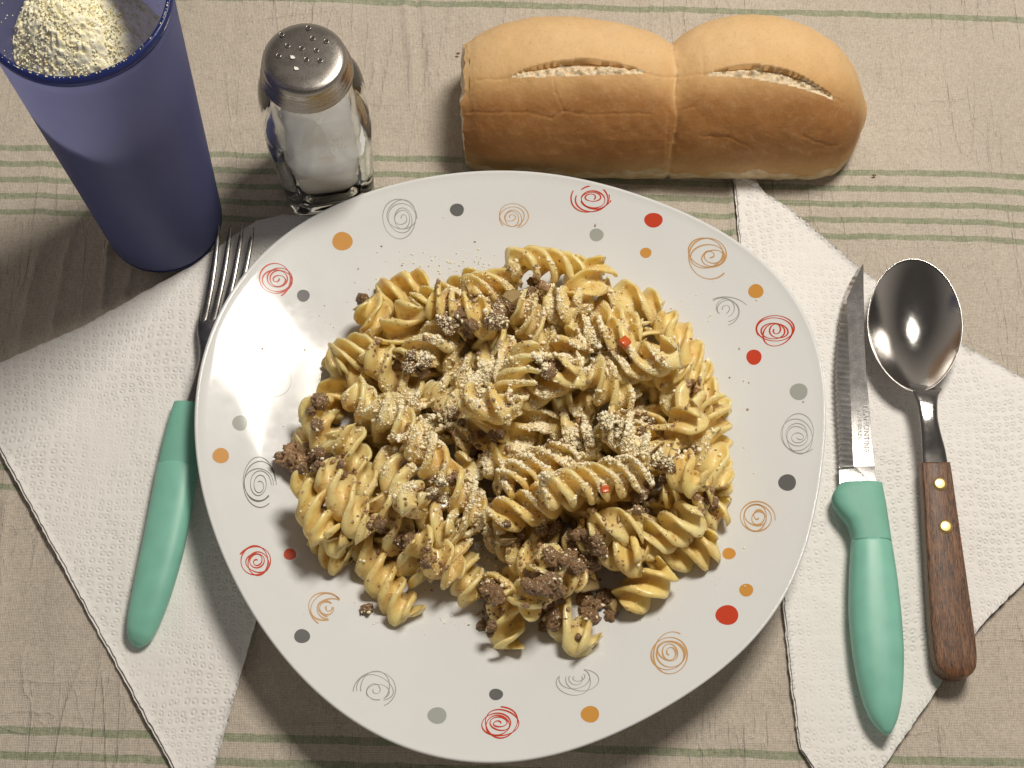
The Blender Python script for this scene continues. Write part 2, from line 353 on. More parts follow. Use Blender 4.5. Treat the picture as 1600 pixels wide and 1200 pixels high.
napkin([(1149, 277), (1180, 281), (1196, 303), (1240, 330), (1345, 420), (1500, 535), (1600, 592), (1720, 650), (1660, 850), (1600, 910), (1530, 980), (1365, 1222), (1280, 1210), (1252, 1170), (1235, 1040), (1225, 925), (1190, 600), (1158, 390)],
       'white embossed paper napkin lying beneath the knife and the spoon', (-.07, .03), .15, 11)
def shred(px, py, label):
    o = P(px, py, .2); r = ICO[3][0]*np.array([.45, .12, .08]); r = r*(1+.5*vn(r*6, 4))[:, None]; a = -.5
    V = np.c_[r[:, 0]*math.cos(a)-r[:, 1]*math.sin(a), r[:, 0]*math.sin(a)+r[:, 1]*math.cos(a), r[:, 2]]
    ob = link('paper_scrap', mesh('paper_scrap', V, ICO[3][1], M_PAPER), None, (o[0], o[1], .25)); ob['label'] = label; ob['category'] = 'paper scrap'
shred(1172, 285, 'tiny torn paper curl on the napkin corner below the bread')

# ------------------------------------------------------------------ plate
RIM = [(780, 270), (880, 277), (960, 292), (1040, 321), (1120, 364), (1190, 411), (1240, 460), (1268, 520), (1282, 600), (1286, 680), (1279, 760), (1262, 840), (1235, 905), (1196, 968), (1140, 1030), (1060, 1091), (960, 1143), (880, 1170), (800, 1186),
       (720, 1186), (640, 1168), (560, 1126), (480, 1062), (420, 990), (370, 910), (332, 815), (312, 725), (308, 640), (318, 560), (345, 490), (385, 427), (440, 375), (520, 325), (600, 293), (690, 275)]
PC = np.array([-.3, -3.75]); ZR = 2.2
def TILT(y): return .38-.055*(y-PC[1])
def _rim(x, y):
    p = P(x, y, ZR)
    for _ in range(5): p = P(x, y, ZR+TILT(p[1]))
    return p[:2]-PC
rp = np.array([_rim(x, y) for x, y in RIM]); ph = np.arctan2(rp[:, 1], rp[:, 0]); rr_ = np.hypot(*rp.T)
A = np.stack([np.ones_like(ph)]+[f(k*ph) for k in range(1, 8) for f in (np.cos, np.sin)], -1); FO = np.linalg.lstsq(A, rr_, rcond=None)[0]
def RAD(t): return FO[0]+sum(FO[2*k-1]*np.cos(k*t)+FO[2*k]*np.sin(k*t) for k in range(1, 8))
PS = np.array([0, .30, .50, .56, .62, .68, .74, .80, .86, .92, .97, 1.0]); PZ = np.array([.60, .60, .62, .68, .82, .98, 1.14, 1.32, 1.54, 1.80, 2.03, 2.17])
_s = np.linspace(0, 1, 200); _z = np.interp(_s, PS, PZ)
for _ in range(30): _z[1:-1] = .25*_z[:-2]+.5*_z[1:-1]+.25*_z[2:]
def plate_z(x, y):
    dx, dy = x-PC[0], y-PC[1]; s = np.hypot(dx, dy)/RAD(np.arctan2(dy, dx)); return np.interp(s, _s, _z)+TILT(y)
PLATE = thing('dinner_plate', 'large white porcelain plate printed with swirls and dots, holding the pasta', 'plate', (PC[0], PC[1], 0))
t = np.linspace(0, 2*np.pi, 256, endpoint=False); R = RAD(t); rings = []
for s in np.concatenate([[.002], np.linspace(.04, .985, 60)]): rings.append(np.stack([PC[0]+R*s*np.cos(t), PC[1]+R*s*np.sin(t), np.interp(s, _s, _z)+TILT(PC[1]+R*s*np.sin(t))], -1))
for ds, z in [(.995, 2.15), (1.0, 2.185), (1.004, 2.18), (1.007, 2.14), (1.007, 2.07), (1.003, 1.99), (.985, 1.85), (.93, 1.55), (.85, 1.20), (.75, .85), (.65, .50), (.585, .28), (.56, .05), (.545, .02), (.53, .05), (.51, .25), (.3, .27), (.002, .27)]:
    rings.append(np.stack([PC[0]+R*ds*np.cos(t), PC[1]+R*ds*np.sin(t), z+.02+TILT(PC[1]+R*ds*np.sin(t))], -1))
V, F = loft(rings); part('dish', V, F, M_PLATE, PLATE)
def onplate(px, py, lift=.006):
    z = 2.0
    for _ in range(12): p = P(px, py, z); z = float(plate_z(p[0], p[1]))
    return np.array([p[0], p[1], z+lift])
def dot(cx, cy, rx, ry, mat, lab=None):
    V = [onplate(cx, cy)]; n = 28
    for k in (.5, 1.0):
        for i in range(n): a = 2*math.pi*i/n; e = 1+.02*math.sin(3*a+cx); V.append(onplate(cx+rx*k*e*math.cos(a), cy+ry*k*e*math.sin(a)))
    F = [[0, 1+(i+1) % n, 1+i] for i in range(n)]+[[1+i, 1+(i+1) % n, 1+n+(i+1) % n, 1+n+i] for i in range(n)]
    part('printed_dot', V, [f[::-1] for f in F], PR[mat], PLATE)
def ribbon(pts, wd):
    V, F = [], []; pts = np.array(pts); T = np.gradient(pts, axis=0); N = np.stack([-T[:, 1], T[:, 0]], -1); N /= np.linalg.norm(N, axis=1)[:, None]+1e-9
    for i, (p, nn) in enumerate(zip(pts, N)):
        w_ = wd*(.8+.3*math.sin(i*.21)); a, b = p+nn*w_, p-nn*w_
        V += [(a[0], a[1], plate_z(*a)+.008), (b[0], b[1], plate_z(*b)+.008)]
        if i: F.append([2*i-2, 2*i, 2*i+1, 2*i-1])
    return np.array(V), F
def swirl(cx, cy, rx, ry, mat, turns=4.3, keep=None, seed=0, wd=.028, rot=0.):
    turns += .9; wd *= 1.12; r_ = np.random.default_rng(int(cx*7+cy)+seed); n = int(turns*60); runs = [[]]; d0, d1, e0 = r_.uniform(0, 6.28, 3); LP = r_.uniform(-1, 1, (10, 3))*np.array([.17, .17, .16])
    for i in range(n):
        u = i/(n-1); th = 2*math.pi*turns*u*(1 if cx % 2 else -1)+d0; lay = int(u*turns)
        rr = (.10+.86*u**.85)*(1+.07*math.sin(th*.5+d1)+.05*math.sin(th*1.37+e0))
        ox = .13*math.sin(u*turns*2.1+d1)*u*(1-u*.8)*2; oy = .13*math.cos(u*turns*1.7+e0)*u*(1-u*.8)*2
        k0 = min(int(u*turns*1.3), len(LP)-2); fr = u*turns*1.3-k0; fr = fr*fr*(3-2*fr) if fr < 1 else 1.0; lp = LP[k0]*(1-fr)+LP[k0+1]*fr; rr = rr*(1-.12*u)
        x, y = rr*math.cos(th)*(1+lp[2])+ox+lp[0]*u**.4, rr*math.sin(th)*(1-lp[2])+oy+lp[1]*u**.4; x, y = x*math.cos(rot)-y*math.sin(rot), x*math.sin(rot)+y*math.cos(rot)
        X, Y = cx+rx*x, cy+ry*y
        if keep is None or keep((X-cx)/rx, (Y-cy)/ry): p = onplate(X, Y); runs[-1].append(p[:2])
        elif runs[-1]: runs.append([])
    L = [ribbon(q, wd) for q in runs if len(q) > 3]
    if L: V, F = merge(L); part('printed_swirl', V, F, PR[mat], PLATE)
for a in [(433, 436, 32, 30, 'red'), (1212, 517, 34, 30, 'red'), (402, 878, 30, 30, 'red'), (778, 1131, 37, 28, 'red')]: swirl(*a)
swirl(926, 310, 40, 27, 'red', 4.2, lambda x, y: y > -.25-.5*math.sin(x*5) or abs(x) < .45)
swirl(799, 340, 28, 26, 'orangeline', 4.0, lambda x, y: y < .62 and not (x < -.3 and y > .5), wd=.018)
swirl(1108, 400, 43, 33, 'orangeline', 4.2, lambda x, y: not (x > .62 and y < -.15), rot=-.1)
swirl(1183, 807, 31, 30, 'orangeline', 4.0); swirl(1047, 1020, 37, 36, 'orangeline', 4.6)
swirl(512, 950, 34, 28, 'orangeline', 4.4, lambda x, y: x+y*.2 < .35+.25*math.sin(y*9) or y < -.9)
swirl(405, 757, 35, 47, 'dark', 4.4, lambda x, y: not (x > .45 and y > .05), wd=.018)
swirl(629, 342, 34, 37, 'paleline', 4.6, wd=.017); swirl(1133, 483, 36, 29, 'paleline', 3.6, lambda x, y: not (x < .1 and y > .25) and not (x < -.55), wd=.016)
swirl(1248, 682, 38, 35, 'paleline', 4.6, lambda x, y: x < .62, wd=.016); swirl(900, 1060, 38, 27, 'paleline', 3.8, lambda x, y: not (y < -.15 and x < .3), wd=.016, rot=-.3)
swirl(588, 1078, 42, 34, 'paleline', 4.2, lambda x, y: not (y > .1 and x < .25) or abs(x)+abs(y) < .6, wd=.016); swirl(425, 590, 33, 36, 'paleline', 4.0, wd=.015)
for a in [(535, 377, 16, 14.5, 'orange'), (345, 712, 13, 12, 'orange'), (1009, 395, 9, 8, 'orange'), (1181, 455, 12, 11, 'orange'), (1139, 865, 10.5, 9, 'orange'), (1166, 922, 11, 10, 'orange'), (922, 1116, 14.5, 13, 'orange'),
          (1021, 344, 14.5, 11.5, 'red'), (1178, 558, 12, 12, 'red'), (453, 866, 10, 9, 'red'), (1136, 961, 18, 15.5, 'red'), (376, 509, 12, 11, 'pink'), (714, 328, 11, 10, 'grey'), (472, 994, 12.5, 11, 'grey'),
          (775, 1085, 11, 9, 'grey'), (1230, 754, 14, 13, 'grey'), (474, 462, 10, 9.5, 'grey'), (932, 367, 11, 10, 'pale'), (1248, 612, 14, 13, 'pale'), (683, 1118, 15, 13, 'pale'), (375, 661, 12, 12, 'paleline')]:
    dot(*a[:4], a[4])

# ------------------------------------------------------------------ tumbler of grated cheese
CC = np.array([-15.81, 7.88]); ZC = .20; HC = 18.0
def cr(z): return 2.62+(3.54-2.62)*(z/18.2)
TUM = thing('plastic_tumbler', 'tall frosted blue plastic tumbler part filled with grated cheese', 'tumbler', (CC[0], CC[1], ZC))
prof = [(.01, ZC), (1.9, ZC), (2.35, ZC+.03), (2.55, ZC+.14), (cr(.4), ZC+.34)]+[(cr(z), z) for z in np.linspace(1, HC-.5, 34)]
inn = [(cr(z)-.20, z) for z in np.linspace(HC-.5, .9, 34)]+[(2.2, .6), (.01, .55)]
V, F = lathe(prof+inn, CC, 128); part('cup_wall', V, F, M_CUP, TUM)
rz = HC-.499
V, F = lathe([(cr(HC)-.21, rz), (cr(HC), rz), (cr(HC)+.05, rz+.18), (cr(HC)+.06, rz+.34), (cr(HC)+.02, rz+.46), (cr(HC)-.07, rz+.50), (cr(HC)-.17, rz+.45), (cr(HC)-.21, rz+.3), (cr(HC)-.21, rz)], CC, 128); part('rim', V, F, M_CUPRIM, TUM)
V, F = lathe([(.02, ZC-.03), (2.3, ZC-.03), (2.50, ZC), (2.60, ZC+.08), (2.63, ZC+.17), (2.60, ZC+.2), (2.0, ZC+.1), (.02, ZC+.05)], CC, 96); part('base_ring', V, F, M_CUPRIM, TUM)
def HZ(x, y): return 12.0-.25*x+.35*y+3.2*np.exp(-((x+.7)**2+(y-.6)**2)/8.0)
def cupcheese():
    n, k = 280, 130; t = np.linspace(0, 2*np.pi, n, endpoint=False); rings = [np.stack([CC[0]+(cr(z)-.23)*np.cos(t), CC[1]+(cr(z)-.23)*np.sin(t), 0*t+z], -1) for z in (.75, 3, 6, 9)]
    for s in np.linspace(1, .01, k):
        x = s*(cr(12)-.23)*np.cos(t); y = s*(cr(12)-.23)*np.sin(t)
        z = HZ(x, y); q = np.stack([x, y, z*0], -1)
        z = z+.10*fbm(q*1.6, 3, 5, .6)+.10*np.abs(vn(q*4.5, 8))+.07*vn(q*9, 9); rr = np.clip((cr(1)*0+1), 0, 1); f = (cr(z)-.23)/(cr(12)-.23)
        rings.append(np.stack([CC[0]+x*f, CC[1]+y*f, z], -1))
    V, F = loft(rings); me = mesh('grated_cheese', V-np.array([*CC, ZC]), F, M_CUPCH)
    o = link('grated_cheese', me, None, (*CC, ZC)); o['label'] = 'heap of fine pale yellow grated cheese inside the blue tumbler'; o['category'] = 'grated cheese'; o['kind'] = 'stuff'
    # loose grains on the heap and on the cup's inner wall
    L, FF = [], []; b = ICO[1]; c = 0
    for i in range(7600):
        if i < 7250:
            a, s = rng.uniform(0, 6.28), math.sqrt(rng.uniform(0, .97)); x, y = s*(cr(12)-.25)*math.cos(a), s*(cr(12)-.25)*math.sin(a)
            z = HZ(x, y)+.06*rng.normal(); f = (cr(z)-.24)/(cr(12)-.23); p = (x*f, y*f, z-ZC); r = rng.uniform(.016, .05)*rng.choice([.7, 1, 1.5])
        else:
            a = rng.uniform(0, 6.28); z = HC-.1-abs(rng.normal())*2.2 if i < 7450 else HC+.02; rad = cr(z)-.22 if i < 7450 else cr(HC)-.07
            p = (rad*math.cos(a), rad*math.sin(a), z-ZC); r = rng.uniform(.015, .035)
        L.append(b[0]*r*rng.uniform(.6, 1.3, 3)+np.array(p)); FF.append(b[1]+c); c += len(b[0])
    g_ = link('loose_grains', mesh('loose_grains', np.concatenate(L), np.concatenate(FF), M_CUPCH), o); g_['kind'] = 'stuff'
cupcheese()

# ------------------------------------------------------------------ salt shaker
SC = np.array([-8.50, 10.40])
SH = thing('salt_shaker', 'glass salt shaker with a worn steel screw cap behind the plate', 'salt shaker', (*SC, 0))
def sq(hw, z, n=5.0, m=128, bev=0):
    t = np.linspace(0, 2*np.pi, m, endpoint=False)+.12; c, s = np.cos(t), np.sin(t); r = hw/(np.abs(c)**n+np.abs(s)**n)**(1/n)
    a = t-.12; a = a+math.radians(-4); x, y = r*c, r*s; q = .12+math.radians(4)
    return np.stack([SC[0]+x*math.cos(q)-y*math.sin(q), SC[1]+x*math.sin(q)+y*math.cos(q), 0*t+z], -1)
OUT = [(1.50, .02, 6), (1.84, .04, 7), (1.95, .14, 7), (2.0, .5, 7), (2.08, 2, 7), (2.19, 4.0, 6), (2.30, 5.4, 5), (2.33, 6.1, 4), (2.26, 6.8, 3.2), (2.06, 7.35, 2.6), (1.80, 7.75, 2.2), (1.62, 8.1, 2.2), (1.56, 8.4, 2), (1.55, 9.2, 2), (1.54, 9.6, 2)]
INN = [(1.32, 9.6, 2), (1.34, 8.3, 2), (1.42, 7.95, 2.2), (1.66, 7.5, 2.4), (1.95, 6.8, 2.8), (2.03, 6.0, 3.4), (1.97, 4.6, 4), (1.86, 2.6, 4), (1.74, .9, 4), (1.56, .55, 4), (.9, .45, 3), (.02, .45, 2)]
V, F = loft([sq(.02, .06, 2)]+[sq(*a) for a in OUT+INN], False); part('glass_jar', V, F, M_GLASS, SH)
for i, (hw, z0, z1) in enumerate([(1.755, 7.62, 8.3)]):
    pass
cap = [(1.58, 8.72), (1.84, 8.68), (1.93, 8.72), (1.95, 8.82), (1.88, 8.90), (1.83, 8.96), (1.87, 9.03), (1.87, 9.10), (1.81, 9.17), (1.80, 9.22), (1.84, 9.29), (1.84, 9.36), (1.785, 9.43), (1.77, 9.5), (1.77, 9.62), (1.755, 9.74), (1.70, 9.85), (1.58, 9.93), (1.38, 9.975), (1.1, 9.99), (.7, 10.0), (.01, 10.005)]
V, F = lathe(cap, SC, 128); CAPO = part('screw_cap', V, F, M_CAP, SH)
for i, (hx, hy) in enumerate([(340, 145), (200, 180), (362, 200), (433, 215), (232, 238), (305, 252), (382, 262), (185, 290), (257, 298), (330, 310), (400, 315), (277, 357)]):
    p = P(380+hx/3.333, hy/3.333, 10.0)
    V, F = lathe([(.105, 10.005), (.12, 10.02), (.105, 10.035), (.085, 10.03), (.075, 9.999)], p, 20); part('hole_lip', V, F, M_CAP, CAPO)
    V, F = lathe([(.082, 10.012), (.05, 10.010), (.001, 10.010)], p, 16); part('shaker_hole', V, F, M_SALT if i in (8, 11) else M_HOLE, CAPO)
sal = [(.02, .47, 2), (.9, .47, 3), (1.53, .58, 4), (1.70, .92, 4), (1.80, 2.4, 4), (1.86, 3.4, 4)]
V, F = loft([sq(*a) for a in sal]+[sq(1.90, 4.0, 4), sq(1.4, 4.1, 3), sq(.6, 4.15, 2.5), sq(.02, 4.2, 2)], False)
V = np.array(V); hi = V[:, 2] > 3.8; V[hi, 2] += .08*(V[hi, 0]-SC[0])+.14*(V[hi, 1]-SC[1])+.08*vn(V[hi]*2, 3)
ob = link('salt', mesh('salt', V-np.array([*SC, 0]), F, M_SALT), None, (*SC, 0)); ob['label'] = 'fine white salt filling the lower half of the glass shaker'; ob['category'] = 'salt'; ob['kind'] = 'stuff'

# ------------------------------------------------------------------ bread
def bread():
    n, m = 380, 230; x0, x1, xj = -2.15, 16.25, 7.22; X = x0+(x1-x0)*(.5-.5*np.cos(np.linspace(.0, np.pi, n)))*.35+(x1-x0)*np.linspace(0, 1, n)*.65; a = np.linspace(0, 1, m)
    def sm(x, xs, ys, w_=.28):
        q = np.linspace(-3, 3, 25); k = np.exp(-q*q/2); k /= k.sum(); return float((np.interp(np.clip(x+q*w_, x0, x1), xs, ys)*k).sum())
    V = np.zeros((n, m, 3)); brown = np.zeros((n, m)); kind = np.zeros((n, m), int)
    for i, x in enumerate(X):
        yb = sm(x, [-2.15, -1.6, -.5, 1.2, 3, 5, 6.6, 7.0, 7.22, 7.45, 8.2, 10, 12, 13.5, 15, 15.8, 16.25], [15.9, 16.35, 16.95, 17.25, 17.2, 16.85, 16.35, 16.2, 15.7, 16.15, 16.65, 17.3, 17.25, 16.8, 15.8, 14.9, 13.3])
        yf = sm(x, [-2.15, -1.5, 0, 3, 7.22, 11, 14, 15, 15.7, 16.0, 16.25], [10.75, 10.35, 10.15, 10.05, 10.0, 9.95, 10.0, 10.3, 11.1, 11.8, 12.9], .2)
        h = sm(x, [-2.15, -1.8, -.8, 1, 3.5, 6.2, 7.0, 7.22, 7.45, 8.3, 11, 13, 14.5, 15.5, 16.0, 16.25], [4.1, 4.55, 5.0, 5.3, 5.4, 5.15, 4.85, 4.35, 4.8, 5.2, 5.5, 5.25, 4.6, 3.6, 2.6, 1.2])
        my, hy = (yb+yf)/2, (yb-yf)/2
        # section: flat base, bulging front and back, rounded top
        ang = -.30+a*(np.pi+.60); c, s = np.cos(ang), np.sin(ang)
        y = my-hy*np.sign(c)*np.abs(c)**.92; z = np.where(s >= 0, .95+(h-.95)*np.abs(s)**.92, .95+.95*s/.2955)
        y = np.where(s < 0, my-(hy-.06*(-s/.2955)**1.5)*np.sign(c)*np.abs(c)**.92, y)
        V[i, :, 0] = x; V[i, :, 1] = y; V[i, :, 2] = np.maximum(z, .0)
        brown[i] = .24+np.exp(-((y-10.9)/1.4)**2)*(.28+.60/(1+np.exp(-(z-1.7)/.28)))-.18*np.exp(-((y-14.6)/1.8)**2)  # front band darker: partly baked crust, partly shade put into the colour
        kind[i] = np.where(z < .95+.22*math.sin(x*1.3)+.16*math.sin(x*4.1), 2, 0)
    px, py = proj(V); D = np.zeros((n, m)); q = V.copy()
    N = np.zeros_like(V); my = V[:, :, 1].mean(1)[:, None]; N[..., 1] = (V[..., 1]-13.5)*.9; N[..., 2] = np.maximum(V[..., 2]-.8, .02); N[..., 0] = 0; N /= np.linalg.norm(N, axis=-1)[..., None]
    up = V[..., 2] > 1.5
    for tx0, tx1, yl, yu in [(795, 1010, lambda t: 121-7*t, lambda t: 121-7*t-23*np.sin(np.pi*t)**.8*(1-.15*t)), (1100, 1300, lambda t: 117+38*t**2.2, lambda t: 117+38*t**2.2-6*t-17*np.sin(np.pi*t)**.9)]:
        t = (px-tx0)/(tx1-tx0); tt = np.clip(t, 0, 1); lo, hi = yl(tt), yu(tt); th = np.maximum(lo-hi, 1e-3)
        f = (lo-py)/th; ins = (t > 0) & (t < 1) & (f > 0) & (f < 1) & up & (th > 3)
        rough = .30*fbm(V*3.0, 4, 8, .65)
        edge = np.clip(np.minimum(f, (1-f)*4)*th/4, 0, 1)
        rough = rough*(f < .70)
        D = np.where(ins, -(.03+.24*f)*np.clip(th/20, .3, 1)*edge+rough*edge*.8, D); kind = np.where(ins & (f < .74+.22*vn(np.stack([px*.09, 0*px, 0*px], -1), 7)), 1, kind); brown = np.where(ins, .62, brown)
        ab = (t > -.02) & (t < 1.02) & up & (py < hi); D = D+np.where(ab, .20*np.exp(-((hi-py)/16)**2)*np.sin(np.pi*np.clip(t, 0, 1))**.6, 0)
    for poly in [[(733, 175), (822, 175), (862, 184), (881, 173), (905, 178), (1015, 178)], [(881, 173), (868, 144), (864, 118)], [(1067, 172), (1085, 166), (1098, 151)], [(1094, 212), (1137, 214), (1175, 232)], [(745, 125), (795, 122)], [(1005, 115), (1050, 121)], [(1050, 119), (1110, 114)],
                 [(1255, 212), (1275, 222), (1305, 228)], [(1297, 152), (1318, 160)], [(1046, 120), (1045, 175), (1043, 215), (1041, 272)], [(972, 75), (974, 92)], [(1098, 90), (1100, 115)]]:
        for (ax, ay), (bx, by) in zip(poly[:-1], poly[1:]):
            L2 = (bx-ax)**2+(by-ay)**2; s = np.clip(((px-ax)*(bx-ax)+(py-ay)*(by-ay))/L2, 0, 1)
            jit = 1.5*vn(np.stack([px*.12, py*.12, 0*px], -1), 6); d = np.hypot(px-ax-s*(bx-ax), py-ay-s*(by-ay)+jit); D = D-np.where(up | (V[..., 2] > .8), .038*np.exp(-(d/1.6)**2), 0)
    D += .05*fbm(V*.55, 3, 2)+.018*fbm(V*2.2, 3, 12)
    gj = np.exp(-np.abs(V[..., 0]-xj-.06*np.sin(V[..., 1]*3))/.10); D -= .14*gj*(1+.6*vn(V*4, 3)); brown = brown-.45*gj
    V = V+N*D[..., None]
    L = (V[..., 0] < x0+.25); V[..., 0] += np.where(L, .12*fbm(V*np.array([0, 1.6, 1.6]), 3, 4), 0)
    # torn left end and closed right end
    rings = [V[i] for i in range(n)]; c0 = V[0].mean(0); c1 = V[-1].mean(0)
    capL = [c0+(V[0]-c0)*s+np.array([-.10*math.sin(s*3.1), 0, 0])+np.stack([.16*fbm((c0+(V[0]-c0)*s)*2.5, 3, 5)*(1-s), 0*V[0, :, 1], 0*V[0, :, 1]], -1) for s in (.02, .2, .4, .6, .75, .87, .95)]
    capR = [c1+(V[-1]-c1)*s+np.array([.10*(1-s*s)**.5, 0, 0]) for s in (.95, .85, .7, .5, .25, .02)]
    R = capL+rings+capR; nL = len(capL); VV = np.concatenate(R); FF = ringfaces(len(R), m, True)
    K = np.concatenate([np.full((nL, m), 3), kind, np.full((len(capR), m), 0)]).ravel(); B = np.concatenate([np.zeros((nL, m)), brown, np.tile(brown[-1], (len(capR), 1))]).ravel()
    T = thing('bread_roll', 'golden double bread roll with two split slashes behind the plate', 'bread', (7, 13.5, .0))
    kf = np.max(K[FF], axis=1)
    for nm, sel, mat in [('crust', kf == 0, M_CRUST), ('crumb', kf == 1, M_CRUMB), ('pale_base', kf == 2, M_BBASE), ('torn_end', kf == 3, M_CRUMB)]:
        f = FF[sel]
        def emit(f, nm):
            u, inv = np.unique(f, return_inverse=True); o = part(nm, VV[u], inv.reshape(-1, 4), mat, T)
            if nm == 'crust':
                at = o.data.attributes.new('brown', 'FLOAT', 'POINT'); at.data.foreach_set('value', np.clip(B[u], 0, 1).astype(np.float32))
        if nm == 'crumb':
            cx = VV[f][:, :, 0].mean(1); emit(f[cx < xj], nm); emit(f[cx >= xj], nm)
        else: emit(f, nm)
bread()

# ------------------------------------------------------------------ cutlery
def handle(rows, zc, hs, p=2.4, m=40, sub=6):
    """rows: (py, left px, right px, height cm); a rounded body between the two outlines"""
    T = np.array(rows, float); yy = np.linspace(T[0, 0], T[-1, 0], (len(T)-1)*sub+1); rings = []
    t = np.linspace(0, 2*np.pi, m, endpoint=False)
    for y in yy:
        l, r, h, z = [np.interp(y, T[:, 0], T[:, k]) for k in (1, 2, 3, 4)]
        a, b = P(l, y, z), P(r, y, z); c = (a+b)/2; u = (b-a)/2
        ct, st = np.cos(t), np.sin(t); ct = np.sign(ct)*np.abs(ct)**(2/p); st = np.sign(st)*np.abs(st)**(2/p)
        rings.append(c+u*ct[:, None]+np.array([0, 0, h/2])*st[:, None])
    # smooth along the length
    A = np.array(rings)
    for _ in range(sub): A[1:-1] = .25*A[:-2]+.5*A[1:-1]+.25*A[2:]
    return list(A)
def tilted(rows_c, zc, m=36, p=2.3, sm=8, sub=8):
    """rows: (centre px, centre py, half width px, height cm, z cm) along a slanting axis"""
    T = np.array(rows_c, float); k = np.arange(len(T)); kk = np.linspace(0, len(T)-1, (len(T)-1)*sub+1); I = [np.interp(kk, k, T[:, j]) for j in range(5)]
    C = np.array([P(x, y, z) for x, y, z in zip(I[0], I[1], I[4])]); 
    def smo(A):
        A = A.copy()
        for _ in range(sm): A[1:-1] = .25*A[:-2]+.5*A[1:-1]+.25*A[2:]
        return A
    C = smo(C); W = smo(I[2]); H = smo(I[3]); T_ = np.gradient(C, axis=0); T_ /= np.linalg.norm(T_, axis=1)[:, None]
    N = np.stack([T_[:, 1], -T_[:, 0], 0*W], -1); N /= np.linalg.norm(N, axis=1)[:, None]; t = np.linspace(0, 2*np.pi, m, endpoint=False)
    ct, st = np.cos(t), np.sin(t); ct = np.sign(ct)*np.abs(ct)**(2/p); st = np.sign(st)*np.abs(st)**(2/p); out = []
    for i in range(len(C)):
        sc = (CAM[2]-C[i, 2])/CS/FPX*1.0; out.append(C[i]+N[i]*(W[i]*sc)*ct[:, None]+np.array([0, 0, H[i]/2])*st[:, None])
    return out

# knife
o3 = P(1360, 800, 0)
KN = thing('steak_knife', 'serrated steel knife with sea-green plastic handle on the napkin', 'knife', (o3[0], o3[1], .18))
zk = .95
R1 = handle([(757, 1312, 1378, 1.0, zk), (763, 1306, 1379, 1.12, zk), (775, 1299, 1381, 1.2, zk), (790, 1301, 1384, 1.22, zk), (805, 1312, 1386, 1.24, zk), (820, 1325, 1388, 1.26, zk), (840, 1331, 1391, 1.3, zk), (848, 1331, 1392, 1.3, zk)], zk, 0, p=3.0)
V, F = loft(R1); part('bolster', V, F, M_TEALM, KN)
R2 = handle([(845, 1330, 1392, 1.30, zk), (848, 1330, 1393, 1.36, zk), (900, 1327, 1401, 1.46, zk), (960, 1326, 1408, 1.50, zk), (1020, 1332, 1412, 1.48, zk), (1065, 1340, 1411, 1.4, zk), (1100, 1349, 1408, 1.2, zk), (1125, 1360, 1402, .95, zk), (1140, 1371, 1397, .66, zk), (1147, 1381, 1391, .3, zk)], zk, 0, p=2.5)
V, F = loft(R2); part('grip', V, F, M_TEAL, KN)
ys = np.arange(412.5, 758, 1.1); rings = []
for y in ys:
    s, = interp([(412, 1349.3), (450, 1349.5), (540, 1351.5), (600, 1355), (680, 1362), (758, 1369.5)], y)
    l, = interp([(412, 1348.6), (416, 1345), (422, 1339), (430, 1333), (445, 1325.5), (470, 1317), (500, 1311), (540, 1306.5), (580, 1304.5), (620, 1305.5), (660, 1307.5), (700, 1309.5), (728, 1310.5), (758, 1312)], y)
    b = min(s-1, max(l+.5, np.interp(y, [412, 467, 695, 728, 734, 758], [1348, 1323, 1332, 1334, 1341, 1368])))
    if 425 < y < 728: l += (3.3 if y > 500 else 1.6)*abs(((y/8.6) % 1)*2-1)
    zb = .93; e = .0 if y < 728 else .045
    bt = np.interp(y, [412, 600, 690, 757], [.27, .23, .14, .05]); zs = zb+.02+bt*(s-b)/37*1.2
    rings.append(np.array([P(l, y, zb-.17), P(l+.3, y, zb-.155+e), P(b, y, zb+.02), P(s-.4, y, zs), P(s, y, zs-.02), P(s, y, zs-.12), P(b, y, zb-.09)]))
V, F = loft(rings); part('blade', V, F, M_BLADE, KN, smooth=False)
def ridge(a, b, z, w_, h_, parent, mat, nm):
    A, B = P(*a, z), P(*b, z); d = (B-A)/np.linalg.norm(B-A); n = np.array([-d[1], d[0], 0]); 
    V = [A+n*w_, A-n*w_, B-n*w_, B+n*w_, A+np.array([0, 0, h_]), B+np.array([0, 0, h_])]
    part(nm, V, [[0, 4, 5, 3], [1, 2, 5, 4], [0, 1, 4], [2, 3, 5], [0, 3, 2, 1]], mat, parent)
BL = [o for o in KN.children if o.name.startswith('blade')]
ridge((1312, 729), (1334, 729), .968, .045, .05, KN, M_ETCH, 'blade_stop')
def text(s, px, py, z, size, parent, mat):
    c = bpy.data.curves.new('lettering', 'FONT'); c.body = s; c.size = size*CM; c.extrude = .004*CM; c.align_x = 'LEFT'; c.align_y = 'CENTER'; c.space_character = 1.05
    if mat: c.materials.append(mat)
    o = bpy.data.objects.new('lettering', c); COL.objects.link(o); bpy.context.view_layer.update()
    me = bpy.data.meshes.new_from_object(o.evaluated_get(bpy.context.evaluated_depsgraph_get())); bpy.data.objects.remove(o); o = link('lettering', me); p = P(px, py, z)-ORG[parent.name]; o.location = Vector(p)*CM; o.rotation_euler = (0, 0, math.radians(-96)+math.radians(12)*.25); o.parent = parent
text('TRAMONTINA', 1353, 631, 1.15, .32, KN, M_ETCH); text('INOX BRAZIL', 1343, 638, 1.085, .22, KN, M_ETCH)

